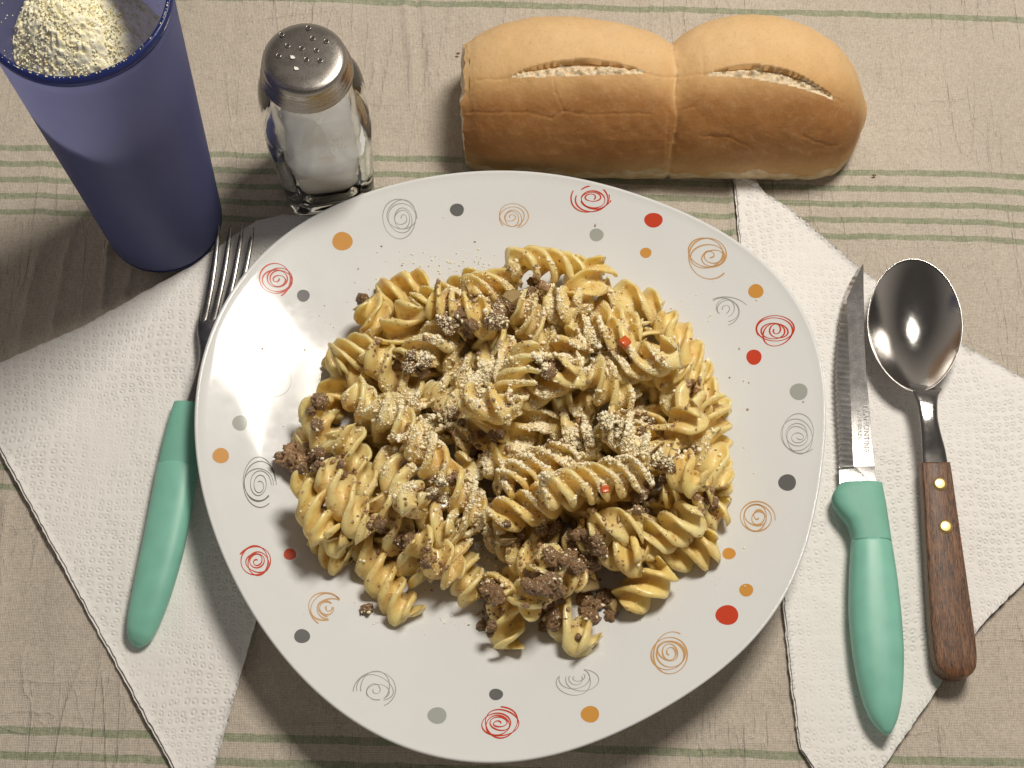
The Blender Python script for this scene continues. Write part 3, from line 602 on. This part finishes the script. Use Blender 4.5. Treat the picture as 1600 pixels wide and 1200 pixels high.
# spoon
o3 = P(1450, 700, 0)
SPN = thing('table_spoon', 'large steel spoon with riveted brown wooden handle beside the knife', 'spoon', (o3[0], o3[1], .18))
def spoon_bowl():
    n = 96; t = np.linspace(0, 2*np.pi, n, endpoint=False); zr = 1.55; O = []
    for a in t:
        ex = 73.5*math.cos(a); ey = -103*math.sin(a)
        if ey > 0: ex *= 1-.16*(ey/103)**2
        else: ex *= 1-.02*(ey/103)**2
        tl = math.radians(-4); O.append(P(1430+ex*math.cos(tl)-ey*math.sin(tl)*1, 508+ex*math.sin(tl)+ey*math.cos(tl), zr))
    O = np.array(O); c = O.mean(0); rings = []
    for s in np.linspace(.01, 1, 34):
        r = c+(O-c)*s; r[:, 2] = zr-1.10*(1-s**2.0); rings.append(r)
    top = len(rings); r = c+(O-c)*1.012; r[:, 2] = zr+.01; rings.append(r); r = c+(O-c)*1.018; r[:, 2] = zr-.05; rings.append(r)
    for s in np.linspace(.99, .01, 24): r = c+(O-c)*s; r[:, 2] = zr-.11-1.10*(1-s**2.0); rings.append(r)
    return loft(rings)
V, F = spoon_bowl(); part('bowl', V, F, M_STEEL, SPN)
NK = tilted([(1446, 603, 26, .10, 1.40), (1446, 609, 24, .12, 1.48), (1447, 618, 19, .18, 1.55), (1449, 632, 15.5, .22, 1.6), (1451, 655, 14, .22, 1.6), (1455, 680, 15.5, .20, 1.5), (1459, 705, 18.5, .18, 1.38), (1463, 740, 20, .16, 1.28), (1466, 790, 20, .16, 1.2)], 0, p=2.8, sm=5)
V, F = loft(NK); part('neck', V, F, M_STEEL, SPN)
def woodhandle():
    rows = [(1463, 722, 22.5), (1465, 740, 23.5), (1470, 790, 25.5), (1476, 850, 28), (1483, 920, 31), (1490, 985, 33.5), (1494, 1025, 33.5), (1496, 1043, 30), (1498, 1053, 21), (1499, 1057, 8)]
    outs = []
    for zt, zb in ((1, 0),):
        rings = []
        for x, y, w_ in rows:
            z = np.interp(y, [722, 1057], [1.45, 1.25]); zlo = np.interp(y, [722, 1057], [.85, .30]); s = P(x-w_, y, z); e = P(x+w_, y, z); c = (s+e)/2; u = (e-s)/2; h = z-zlo
            rings.append(np.array([c-u+[0, 0, -h], c-u+[0, 0, -.10], c-u*.96+[0, 0, -.03], c-u*.88, c+u*.88, c+u*.96+[0, 0, -.03], c+u+[0, 0, -.10], c+u+[0, 0, -h]]))
        A = np.array(rings); k = np.linspace(0, len(A)-1, 60); A = np.array([A[int(q)]*(1-q % 1)+A[min(int(q)+1, len(A)-1)]*(q % 1) for q in k])
        for _ in range(4): A[1:-1] = .25*A[:-2]+.5*A[1:-1]+.25*A[2:]
        outs.append(loft(list(A)))
    return outs[0]
V, F = woodhandle(); part('wooden_handle', V, F, M_WOOD, SPN)
for x, y in ((1469, 756), (1478, 823)):
    z = np.interp(y, [722, 1057], [1.45, 1.25]); p = P(x, y, z+.02)
    V, F = lathe([(.30, z-.05), (.30, z+.01), (.27, z+.045), (.18, z+.065), (.01, z+.07)], p, 28); part('rivet', V, F, M_BRASS, SPN)

# fork
o3 = P(280, 700, 0)
FK = thing('dinner_fork', 'steel fork with sea-green plastic handle tucked under the plate edge', 'fork', (o3[0], o3[1], .18))
G1 = tilted([(294, 631, 22, .72, .62), (291, 650, 25, .80, .64), (284, 690, 28.5, .88, .66), (279, 722, 30, .92, .68), (278, 728, 30, .92, .68)], 0, p=2.8, sm=3)
V, F = loft(G1); part('handle_collar', V, F, M_TEALM, FK)
G2 = tilted([(278.5, 724, 29.5, .90, .68), (277, 731, 31, .98, .70), (268, 790, 32.5, 1.08, .74), (254, 860, 32, 1.12, .76), (239, 920, 29.5, 1.08, .74), (226, 965, 25.5, .98, .70), (218, 992, 20, .80, .62), (214, 1004, 13, .55, .52), (212, 1010, 5, .25, .45)], 0, p=2.4, sm=6)
V, F = loft(G2); part('grip', V, F, M_TEAL, FK)
G3 = tilted([(296, 645, 10, .26, .64), (303, 618, 8.5, .24, .72), (311, 590, 7.5, .22, .86), (318, 566, 8, .22, .94), (324, 548, 13, .20, .92), (330, 530, 22, .18, .84), (334, 515, 27.5, .17, .78), (338, 500, 29, .16, .76), (341, 488, 28.5, .15, .76)], 0, p=2.6, sm=3)
V, F = loft(G3); part('neck', V, F, M_FORK, FK)
for i, (bx, by, tx, ty) in enumerate([(318, 500, 342, 351), (332, 500, 361, 352), (347, 500, 379, 353), (361, 502, 396, 355)]):
    rows = [(bx-.5, by+5, 5.2, .15, .76)]+[(bx+(tx-bx)*u+3*math.sin(u*3.1), by+(ty-by)*u, 6.6-3.4*u**1.3, .17, .76+.0*u+.34*math.sin(u*2.6)*.6+.16*u) for u in (.02, .15, .3, .45, .6, .75, .88)]+[(tx-.3, ty+4, 1.9, .10, .96), (tx, ty, .8, .05, .97)]
    V, F = loft(tilted(rows, 0, m=20, p=2.6, sm=3)); part('tine', V, F, M_FORK, FK)

# ------------------------------------------------------------------ pasta
def fusillo(L, seed, Rm=.82, lead=2.6):
    r_ = np.random.default_rng(seed); nr = int(L*15); rings = []; c0 = .17; hand = 1; w1 = r_.uniform(-.16, .16); w2 = r_.uniform(-.12, .12); ph = r_.uniform(0, 6.28)
    lead = lead*r_.uniform(.9, 1.15); th = .115*r_.uniform(.85, 1.1)
    for i in range(nr+1):
        u = i/nr; x = (u-.5)*L; tw = hand*2*np.pi*x/lead+ph+.33*math.sin(5*u+ph); pts = []
        R = Rm*(1-.05*math.sin(u*7+seed))*(1-.10*(2*abs(u-.5))**6)
        for b in range(3):
            a0 = tw+b*2.0944; Rb = R*(1+.12*math.sin(u*8+b*2.3+seed)); N = 7
            prof = []
            for k in range(N):                       # up one side of the blade, round its lip, down the other
                r = c0+.06+(Rb-c0-.06)*k/(N-1)
                hw = th*math.sqrt(1+(2*np.pi*r/lead)**2)*(1.0 if k < N-1 else .72)*(.66+.62*(r/Rb)**2); hw = min(hw, r*.80)
                prof.append((r, hw))
            def pt(r, off, k): a = a0+off/r+.62*(r/Rb)**1.5; return (r*math.cos(a), r*math.sin(a))
            for r, hw in prof: pts.append(pt(r, -hw, 0))
            pts.append(pt(Rb+.045, 0, 0))
            for r, hw in prof[::-1]: pts.append(pt(r, hw, 0))
        q = np.array(pts); by = w1*math.cos(u*np.pi)*.0+w1*(4*(u-.5)**2-.5)*1.2; bz = w2*math.sin(2*np.pi*u)*.6
        rings.append(np.c_[np.full(len(q), x), q[:, 0]+by, q[:, 1]+bz])
    A = np.array(rings); e = fbm(A*1.1, 2, seed)*.08; A[..., 1] += e; A[..., 2] += fbm(A*1.1+9, 2, seed+3)*.08; A[..., 0] += fbm(A*1.3+4, 2, seed+5)*.11
    return loft(list(A))
LEN = [2.6, 3.2, 3.6, 4.0, 4.3, 4.7, 5.2]; VAR = {}
for i, L in enumerate(LEN):
    for k in range(3 if L > 3 else 2):
        V, F = fusillo(L, i*10+k); VAR.setdefault(i, []).append(mesh('fusillo', V, F, M_PASTA))
# resting: a height map of the plate; each piece is a capsule let down onto it
HS = .12; HX = np.arange(-15, 15, HS); HY = np.arange(-19, 12, HS); GX, GY = np.meshgrid(HX, HY); HM = plate_z(GX, GY)
def hm_at(x, y):
    i = np.clip(((y-HY[0])/HS).astype(int), 0, len(HY)-1); j = np.clip(((x-HX[0])/HS).astype(int), 0, len(HX)-1); return HM[i, j]
OFF = np.array([(0, 0)]+[(r*math.cos(a), r*math.sin(a)) for r in (.25, .44) for a in np.arange(0, 6.28, 6.28/8)])
def settle(a, b, r=.49, maxtilt=.6):
    d = b-a; L = np.hypot(*d); n = max(3, int(L/.35)); s = np.linspace(0, 1, n)
    Q = a[None, :]+d[None, :]*s[:, None]; X = Q[:, None, 0]+OFF[None, :, 0]; Y = Q[:, None, 1]+OFF[None, :, 1]
    sup = (hm_at(X, Y)+np.sqrt(np.maximum(r*r-(OFF**2).sum(1), 0))[None, :]).max(1); best = None
    for sl in np.linspace(-maxtilt, maxtilt, 15):
        base = (sup-sl*(s-.5)*L).max(); cost = base+.06*abs(sl)*L
        if best is None or cost < best[0]: best = (cost, base, sl)
    return best[1], best[2], L
def occupy(a, b, hc, sl, L, r=.49):
    global HM
    d = (b-a)/L; lo = np.minimum(a, b)-r; hi = np.maximum(a, b)+r
    j0, j1 = [int((v-HX[0])/HS) for v in (lo[0], hi[0])]; i0, i1 = [int((v-HY[0])/HS) for v in (lo[1], hi[1])]; i0, j0 = max(i0, 0), max(j0, 0)
    gx, gy = GX[i0:i1+1, j0:j1+1], GY[i0:i1+1, j0:j1+1]; s = np.clip((gx-a[0])*d[0]+(gy-a[1])*d[1], 0, L); dist = np.hypot(gx-a[0]-s*d[0], gy-a[1]-s*d[1])
    top = hc+sl*(s-L/2)+np.sqrt(np.maximum(r*r-dist**2, 0)); HM[i0:i1+1, j0:j1+1] = np.where(dist < r, np.maximum(HM[i0:i1+1, j0:j1+1], top), HM[i0:i1+1, j0:j1+1])
PIECES = []
def put(pa, pb, role, roll=None, sink=0.0, zmax=None):
    """pa, pb: ends in the photograph, or table points when role says so"""
    z = 2.2
    for _ in range(5):
        if role == 'fill': a, b = np.array(pa), np.array(pb)
        else: a, b = P(*pa, z)[:2], P(*pb, z)[:2]
        hc, sl, L = settle(a, b); z = hc
    if zmax and hc > zmax: return None
    hc -= sink
    occupy(a, b, hc, sl, L); full = L+.9
    i = int(np.argmin([abs(l-full) for l in LEN])); me = random.choice(VAR[i]); o = bpy.data.objects.new('fusillo', me); COL.objects.link(o)
    d = b-a; o.location = Vector(((a[0]+b[0])/2, (a[1]+b[1])/2, hc))*CM; yaw = math.atan2(d[1], d[0]); roll = random.uniform(0, 6.28) if roll is None else roll
    o.rotation_mode = 'QUATERNION'; o.rotation_quaternion = Matrix.Rotation(yaw, 4, 'Z').to_quaternion() @ Matrix.Rotation(-math.atan(sl), 4, 'Y').to_quaternion() @ Matrix.Rotation(roll, 4, 'X').to_quaternion()
    k = random.uniform(.93, 1.03); o.scale = (full/LEN[i], k, k)
    o['category'] = 'pasta'; o['group'] = 'fusilli heaped on the plate'; PIECES.append((o, role, (a+b)/2, hc)); return o
OUTL = [(560, 480), (600, 445), (690, 440), (745, 445), (785, 415), (850, 400), (945, 405), (1000, 455), (1030, 485), (1075, 500), (1105, 560), (1130, 620), (1138, 680), (1132, 760), (1125, 810), (1100, 860), (1040, 905), (1000, 935), (950, 960), (900, 985), (800, 985), (755, 960), (690, 915), (640, 950), (580, 925), (545, 880), (500, 860), (478, 800), (465, 745), (480, 690), (495, 640), (515, 590), (530, 540)]
OW = np.array([P(x, y, 1.3)[:2] for x, y in OUTL]); oc = np.array([P(800, 690, 1.3)[0], P(800, 690, 1.3)[1]])
def inside(p, sh):
    W = oc+(OW-oc)*sh; j = len(W)-1; c = False
    for i in range(len(W)):
        if (W[i][1] > p[1]) != (W[j][1] > p[1]) and p[0] < (W[j][0]-W[i][0])*(p[1]-W[i][1])/(W[j][1]-W[i][1])+W[i][0]: c = not c
        j = i
    return c
def fill(n, sh, zmax, tries=400):
    k = 0
    for _ in range(tries):
        if k >= n: break
        p = np.array([random.uniform(-10, 10), random.uniform(-13, 5)]); an = random.uniform(0, math.pi); L = random.uniform(2.2, 3.6); d = np.array([math.cos(an), math.sin(an)])*L/2
        if inside(p-d, sh) and inside(p+d, sh) and inside(p, sh) and put(p-d, p+d, 'fill', zmax=zmax): k += 1
fill(22, .86, 2.0)
EDGE = [((605, 462), (655, 452)), ((664, 480), (735, 452)), ((745, 462), (790, 440)), ((800, 430), (930, 412)), ((955, 462), (1015, 482)), ((1045, 505), (1095, 585)), ((1075, 590), (1120, 640)), ((1108, 640), (1122, 760)),
        ((1060, 800), (1120, 797)), ((1025, 872), (1105, 850)), ((985, 932), (1030, 898)), ((875, 960), (912, 1000)), ((793, 940), (792, 995)), ((703, 850), (738, 918)), ((572, 850), (630, 950)), ((508, 845), (530, 868)),
        ((490, 800), (532, 842)), ((480, 755), (505, 830)), ((480, 700), (512, 690)), ((495, 655), (530, 612)), ((530, 555), (570, 600)), ((575, 492), (620, 555))]
for a, b in EDGE: put(a, b, 'edge')
fill(24, .80, 2.3)
MID = [((500, 640), (520, 700)), ((540, 560), (572, 545)), ((540, 690), (585, 800)), ((510, 745), (565, 822)), ((600, 790), (660, 890)), ((660, 800), (700, 830)), ((1040, 600), (1085, 650)), ((1100, 690), (1118, 745)), ((1050, 765), (1095, 768)),
       ((1028, 690), (1080, 655)), ((1052, 712), (1085, 752)), ((1000, 850), (1080, 815)), ((910, 840), (990, 872)), ((935, 825), (985, 822)), ((825, 805), (858, 862)), ((785, 835), (838, 890)), ((660, 850), (700, 890)), ((890, 905), (850, 880)),
       ((905, 470), (935, 425)), ((650, 505), (615, 540)), ((1000, 560), (1045, 590)), ((820, 940), (850, 910))]
for a, b in MID: put(a, b, 'mid')
TOP = [((592, 560), (648, 630)), ((558, 622), (640, 690)), ((600, 640), (660, 700)), ((648, 690), (748, 800)), ((608, 715), (650, 800)), ((740, 500), (790, 560)), ((805, 485), (860, 545)), ((850, 470), (895, 500)), ((700, 545), (745, 610)),
       ((690, 610), (730, 660)), ((908, 512), (985, 535)), ((955, 575), (1045, 565)), ((925, 600), (975, 625)), ((850, 580), (900, 545)), ((805, 625), (900, 605)), ((800, 690), (845, 655)), ((725, 685), (775, 668)), ((765, 728), (830, 735)), ((795, 755), (880, 712)),
       ((785, 805), (900, 765)), ((860, 770), (1000, 735)), ((760, 560), (800, 600)), ((830, 555), (790, 620)), ((880, 660), (930, 690)), ((960, 660), (1000, 700)), ((740, 620), (790, 640)), ((690, 470), (760, 500)), ((640, 560), (700, 520))]
for a, b in TOP: put(a, b, 'top')

# plain-word labels: the outer ring is counted clockwise from the big mince lump, the rest by what covers them
ORD = ['first', 'second', 'third', 'fourth', 'fifth', 'sixth', 'seventh', 'eighth', 'ninth', 'tenth', 'eleventh', 'twelfth', 'thirteenth', 'fourteenth', 'fifteenth', 'sixteenth', 'seventeenth', 'eighteenth', 'nineteenth', 'twentieth', 'twenty-first', 'twenty-second', 'twenty-third', 'twenty-fourth']
ed = [q for q in PIECES if q[1] == 'edge']; lump = P(475, 718, 1.5)[:2]-oc; a0 = math.atan2(lump[1], lump[0])
ed.sort(key=lambda q: (a0-math.atan2(q[2][1]-oc[1], q[2][0]-oc[0])) % (2*math.pi))
for i, q in enumerate(ed): q[0]['label'] = f'glossy bare fusillo, {ORD[i]} clockwise from the big mince lump along the heap edge'
SECT = [('the tumbler', 262, 380), ('the salt shaker', 520, 300), ('the bread', 900, 200), ('the knife tip', 1345, 420), ('the knife handle', 1350, 800), ('the biggest red dot', 1136, 961), ('the lowest red swirl', 778, 1131), ('the fork handle', 260, 800)]
WH = {'mid': 'bare inner fusillo', 'top': 'cheese-dusted top fusillo', 'fill': 'half buried fusillo'}
for rl in WH:
    S = {}
    for q in PIECES:
        if q[1] == rl:
            v = q[2]-oc; best = max(SECT, key=lambda t_: float(np.dot(v, P(t_[1], t_[2], 1)[:2]-oc)/(np.linalg.norm(P(t_[1], t_[2], 1)[:2]-oc)+1e-9))); S.setdefault(best[0], []).append((float(np.hypot(*v)), q[0]))
    for k_, L_ in S.items():
        for n_, (d_, ob_) in enumerate(sorted(L_, key=lambda e: e[0])): ob_['label'] = f'{WH[rl]}, {ORD[n_]} from the heap middle toward {k_}'
for rl, gp in (('mid', 'fusilli inside the outer ring'), ('top', 'cheese-dusted fusilli on top'), ('fill', 'half buried fusilli'), ('edge', 'bare fusilli along the heap edge')):
    for q in PIECES:
        if q[1] == rl: q[0]['group'] = gp

# ------------------------------------------------------------------ ray helper over the plate and the heap
def build_bvh(objs):
    bpy.context.view_layer.update(); Vs, Fs, n = [], [], 0
    for o in objs:
        me = o.data; c = np.empty(len(me.vertices)*3, np.float32); me.vertices.foreach_get('co', c); c = c.reshape(-1, 3)
        Mw = np.array(o.matrix_world); c = (c @ Mw[:3, :3].T+Mw[:3, 3])/CM
        me.calc_loop_triangles(); t = np.empty(len(me.loop_triangles)*3, np.int32); me.loop_triangles.foreach_get('vertices', t); Vs.append(c); Fs.append(t.reshape(-1, 3)+n); n += len(c)
    return BVHTree.FromPolygons(np.concatenate(Vs).tolist(), np.concatenate(Fs).tolist())
DISH = [o for o in PLATE.children if o.name.startswith('dish')][0]
BV = build_bvh([q[0] for q in PIECES]+[DISH])
def drop(x, y):
    h, n, i, d = BV.ray_cast(Vector((x, y, 20)), Vector((0, 0, -1)))
    return (h, n) if h else (None, None)

def see(px, py):
    d = P(px, py, 0)-CAM; return BV.ray_cast(Vector(CAM), Vector(d).normalized())[0]
# ------------------------------------------------------------------ mince
def lumpmesh(seed, sub=4):
    V, F = ICO[sub]; r_ = np.random.default_rng(seed); V = V*r_.uniform(.7, 1.15, 3); d = .34*vn(V*1.9+seed*3.1, seed)+.30*np.abs(vn(V*4+seed, seed+1))-.30*np.abs(vn(V*7.5+seed, seed+2))+.10*vn(V*13+seed, seed+3)
    return mesh('mince_crumb', V*(1+d)[:, None], F, M_MEAT)
LM = [lumpmesh(k) for k in range(10)]; LMs = [lumpmesh(50+k, 3) for k in range(8)]; MEAT = []
def meatlump(px, py, r, label=None, sink=.35, meshes=LM, group='mince crumbs tucked between the fusilli'):
    h = see(px, py); p = h; z = h.z
    o = bpy.data.objects.new('mince_crumb', random.choice(meshes)); COL.objects.link(o)
    o.location = Vector((p[0], p[1], z+r*(.55-sink)))*CM; o.rotation_euler = [random.uniform(0, 6.28) for _ in range(3)]; o.scale = (r*CM*100*1.0,)*3
    o['label'] = label or 'small brown mince crumb tucked between fusilli of the heap'; o['category'] = 'mince'
    if not label: o['group'] = group
    MEAT.append(o); return o
def cluster(px, py, rx, ry, n, r0, r1, seed=0):
    side = 'upper' if py < 600 else 'middle' if py < 800 else 'lowest'; k_ = min(SECT, key=lambda t_: math.hypot(t_[1]-px, t_[2]-py))[0]
    r_ = random.Random(seed+int(px))
    for _ in range(int(n*1.25)):
        a = r_.uniform(0, 6.28); s = math.sqrt(r_.random()); r0_ = r_.uniform(r0, r1)*.82; sz = 'coarse' if r0_ > .27 else 'fine' 
        o = meatlump(px+rx*s*math.cos(a), py+ry*s*math.sin(a), r0_); o['label'] = f'{sz} brown mince crumb in the {side} clusters of the heap, nearest {k_}'; o['group'] = f'{sz} {side} mince crumbs nearest {k_}'
# the big lump on the rim side of the heap
b0 = P(477, 718, 2.15)
def biglump():
    V, F = ICO[5]; V = V*np.array([1.22, .70, .58]); 
    d = .26*vn(V*1.8, 4)+.24*np.abs(vn(V*3.8, 5))-.34*np.abs(vn(V*6.5, 6))+.12*vn(V*13, 7); V = V*(1+d)[:, None]; a = -.08
    V = np.c_[V[:, 0]*math.cos(a)-V[:, 1]*math.sin(a), V[:, 0]*math.sin(a)+V[:, 1]*math.cos(a), V[:, 2]]
    o = link('mince_lump', mesh('mince_lump', V, F, M_MEAT), None, (b0[0], b0[1], 2.15)); o['label'] = 'big coarse brown mince lump at the heap edge facing the fork'; o['category'] = 'mince'; MEAT.append(o)
biglump()
for i in range(16): 
    a = random.uniform(0, 6.28); meatlump(478+38*math.cos(a)*random.random()**.5, 718+20*math.sin(a)*random.random()**.5, random.uniform(.16, .28), sink=-.9)
meatlump(573, 953, .26, 'lone mince crumb on bare plate beside the lowest fusillo', sink=.1)
meatlump(567, 468, .24, 'dark mince crumb perched on the heap edge facing the fork tines', sink=.0)
meatlump(500, 628, .34); meatlump(486, 642, .26); meatlump(495, 665, .3)
CLU = [(715, 510, 24, 20, 6, .32, .5), (787, 492, 20, 22, 5, .3, .5), (640, 570, 34, 16, 9, .26, .42), (700, 660, 24, 24, 6, .22, .36), (690, 760, 28, 24, 8, .22, .4), (862, 572, 30, 16, 6, .24, .4), (836, 452, 14, 12, 3, .22, .36), (955, 665, 26, 18, 6, .22, .36),
          (998, 785, 26, 16, 7, .24, .38), (1018, 665, 20, 16, 4, .2, .3), (1115, 785, 14, 12, 4, .2, .32), (768, 925, 16, 22, 7, .28, .42), (850, 900, 32, 30, 13, .28, .46), (895, 880, 38, 26, 13, .28, .46), (935, 950, 34, 22, 11, .26, .44),
          (860, 965, 18, 22, 7, .26, .4), (925, 855, 22, 18, 5, .24, .4), (800, 840, 18, 24, 4, .22, .34), (875, 830, 34, 22, 7, .26, .4), (755, 690, 30, 22, 6, .2, .34), (905, 700, 30, 26, 5, .2, .34), (1030, 730, 22, 22, 5, .2, .32),
          (590, 820, 16, 10, 3, .18, .28), (625, 845, 18, 14, 5, .24, .36), (670, 880, 10, 8, 2, .18, .26), (540, 735, 12, 14, 2, .2, .3), (930, 545, 20, 14, 3, .2, .3), (1085, 603, 8, 5, 2, .16, .22), (760, 980, 10, 14, 4, .2, .34), (905, 1000, 10, 8, 2, .16, .22)]
for a in CLU: cluster(*a)
# tiny bits of sauce everywhere on the heap: uncountable
def bits():
    b = ICO[2]; L, FF, c = [], [], 0; n = 0
    while n < 2200:
        if n % 3: q = CLU[rng.integers(len(CLU))]; px, py = rng.normal(q[0], q[2]*1.1), rng.normal(q[1], q[3]*1.1)
        else: px, py = rng.uniform(450, 1150), rng.uniform(400, 1010)
        p = P(px, py, 3)
        if not inside(p[:2]+np.array([0, .5]), .97): continue
        h, nn = drop(p[0], p[1])
        if not h or h.z < 1.0: continue
        r = (rng.uniform(.03, .10) if n % 3 else rng.uniform(.02, .06))*(1.5 if rng.random() < .15 else .8); v = b[0]*r*rng.uniform(.6, 1.3, 3); v = v*(1+.4*vn(b[0]*2.2+n, 3))[:, None]; L.append(v+np.array([h.x, h.y, h.z+r*.2])); FF.append(b[1]+c); c += len(b[0]); n += 1
    for px, py in [(628, 415), (596, 385), (1155, 545), (1140, 590), (1170, 598), (560, 560), (455, 520), (410, 545), (392, 480), (930, 352), (1255, 628), (742, 378), (748, 410), (1168, 640), (690, 940), (980, 950), (560, 420)]:
        h = see(px, py); r = rng.uniform(.03, .06); L.append(b[0]*r*rng.uniform(.5, 1.3, 3)+np.array([h.x, h.y, h.z+r*.3])); FF.append(b[1]+c); c += len(b[0])
    o = link('meat_sauce', mesh('meat_sauce', np.concatenate(L), np.concatenate(FF), M_MEAT)); o['label'] = 'fine bits of brown meat sauce clinging all over the fusilli'; o['category'] = 'meat sauce'; o['kind'] = 'stuff'
bits()

# ------------------------------------------------------------------ onion and pepper
def slab(px, py, sx_, sy_, ang, mat, name, label, cat, tilt=.2, lift=.05, th=.10, group=None):
    h = see(px, py); p = h; z = h.z
    bm = bmesh.new(); bmesh.ops.create_cube(bm, size=1); bmesh.ops.subdivide_edges(bm, edges=bm.edges[:], cuts=5, use_grid_fill=True); V = np.array([v.co[:] for v in bm.verts]); F = [[v.index for v in f.verts] for f in bm.faces]; bm.free()
    V[:, :2] *= (1-.07*(np.abs(V[:, [1, 0]])*2)**3); V = V*np.array([sx_, sy_, th*2]); V[:, 2] += .20*(V[:, 0]**2)-.1*V[:, 1]**2+.05*vn(V*4+px, 3); V[:, :2] += .05*vn(V*3+px, 5)[:, None]
    o = link(name, mesh(name, V, F, mat), None, (p[0], p[1], z+lift+.1)); o.rotation_euler = (tilt*random.uniform(-1, 1), tilt, ang)
    o['label'] = label; o['category'] = cat
    if group: o['group'] = group
slab(918, 915, .85, .7, .3, M_ONION, 'onion_piece', 'translucent onion square on the mince at the heap front', 'onion', .3, .25)
slab(800, 470, .75, .6, .7, M_ONION, 'onion_piece', 'onion square leaning on dark mince below the top fusillo', 'onion', .4, .3)
slab(789, 838, 1.1, .8, 1.9, M_ONION, 'onion_piece', 'brown stained onion flap over a fusillo above the front mince', 'onion', .5, .3)
slab(966, 945, .9, .5, .7, M_ONION, 'onion_piece', 'onion sliver at the outer end of the front mince', 'onion', .3, .1)
slab(692, 792, .5, .45, .2, M_ONION, 'onion_piece', 'small onion square beside the long cheesy fusillo', 'onion', .2, .2)
slab(1013, 775, .8, .6, -.3, M_ONION, 'onion_piece', 'onion square on mince facing the knife', 'onion', .3, .2)
slab(850, 453, .5, .35, -.4, M_MEAT, 'mince_piece', 'square grey-brown meat cube near the heap top edge', 'mince', .3, .3, .15)
slab(975, 540, .42, .40, .8, M_PEPPER, 'pepper_piece', 'bright red pepper bit near the upper fusilli', 'pepper', .2, .25, .12)
slab(945, 768, .30, .30, .2, M_PEPPER, 'pepper_piece', 'small dark red pepper bit below the thickest cheese', 'pepper', .2, .2, .10)

# ------------------------------------------------------------------ cheese grains on the heap
BV = build_bvh([q[0] for q in PIECES]+[DISH]+MEAT)
BL = [(925, 690, 100, 50, 1.6), (985, 715, 60, 40, 1.5), (885, 650, 60, 40, .7), (745, 590, 50, 32, 1.3), (650, 640, 75, 40, .9), (700, 560, 60, 40, .4), (850, 560, 120, 60, .5), (830, 470, 90, 50, .45), (890, 500, 90, 60, .45), (730, 740, 60, 55, .55), (800, 725, 60, 30, 1.2),
      (690, 700, 50, 45, .6), (830, 760, 70, 30, .45), (765, 825, 35, 40, .5), (960, 600, 70, 45, .4), (990, 560, 50, 30, .4), (940, 750, 50, 35, .6), (640, 740, 45, 35, .5), (630, 680, 40, 30, .6), (1040, 750, 25, 12, .6), (800, 640, 90, 60, .35), (700, 450, 40, 12, .3), (760, 420, 25, 15, .25), (800, 650, 260, 190, .075)]
def grains():
    gx_, gy_ = np.meshgrid(np.arange(0, 1600, 2), np.arange(0, 1200, 2)); CLG = vn(np.stack([gx_*.045, gy_*.045, 0*gx_], -1), 2)*.5+.5
    DG = np.max([wt*np.exp(-(((gx_-cx)/rx)**2+((gy_-cy)/ry)**2)*.9) for cx, cy, rx, ry, wt in BL], axis=0)
    b = ICO[1]; L, FF, c, n, tries = [], [], 0, 0, 0
    while n < 60000 and tries < 1400000:
        tries += 1; px, py = rng.uniform(470, 1130), rng.uniform(400, 980)
        if tries % 5000 == 0 and n < 10: break
        d = DG[int(py)//2, int(px)//2]
        cl = CLG[int(py)//2, int(px)//2]; d *= min(1.7, max(.06 if d < .9 else .55, (cl-.36)*3.4))
        if rng.random() > d: continue
        p = P(px, py, 4.0 if abs(px-800) < 250 else 2.5); h, nn = drop(p[0], p[1])
        if not h: continue
        if nn.z < .25 and rng.random() < .7: continue
        r = rng.uniform(.010, .028) if rng.random() < .94 else rng.uniform(.032, .085); k = rng.uniform(.5, 1.5, 3)*rng.uniform(.75, 1.3, (12, 1))
        L.append(b[0]*r*k+np.array([h.x, h.y, h.z+r*rng.uniform(.0, .9)+(rng.uniform(0, .10) if d > 1 else 0)])); FF.append(b[1]+c); c += len(b[0]); n += 1
    for i in range(260):                            # crumbs that fell on the plate and a faint sprinkle over the bare pasta
        if i < 110: px, py = rng.normal(740, 70), rng.normal(415, 16)
        elif i < 150: px, py = rng.uniform(430, 1180), rng.uniform(340, 1000)
        else: px, py = rng.uniform(480, 1130), rng.uniform(430, 980)
        p = P(px, py, 1.2); h, nn = drop(p[0], p[1])
        if h: r = rng.uniform(.014, .045); L.append(b[0]*r+np.array([h.x, h.y, h.z+r*.6])); FF.append(b[1]+c); c += len(b[0])
    o = link('cheese_sprinkle', mesh('cheese_sprinkle', np.concatenate(L), np.concatenate(FF), M_CHEESE)); o['label'] = 'fine pale grated cheese sprinkled over the pasta heap'; o['category'] = 'grated cheese'; o['kind'] = 'stuff'
grains()
# a few dark crumbs on the cloth and plate
for px, py, lab in [(716, 84, 'tiny dark crumb on the cloth between shaker and bread'), (1366, 274, 'tiny dark crumb on a green stripe beside the bread')]:
    p = P(px, py, .0); o = link('crumb', LMs[1], None, (p[0], p[1], .02)); o.scale = (.09, .06, .05); o['label'] = lab; o['category'] = 'crumb'
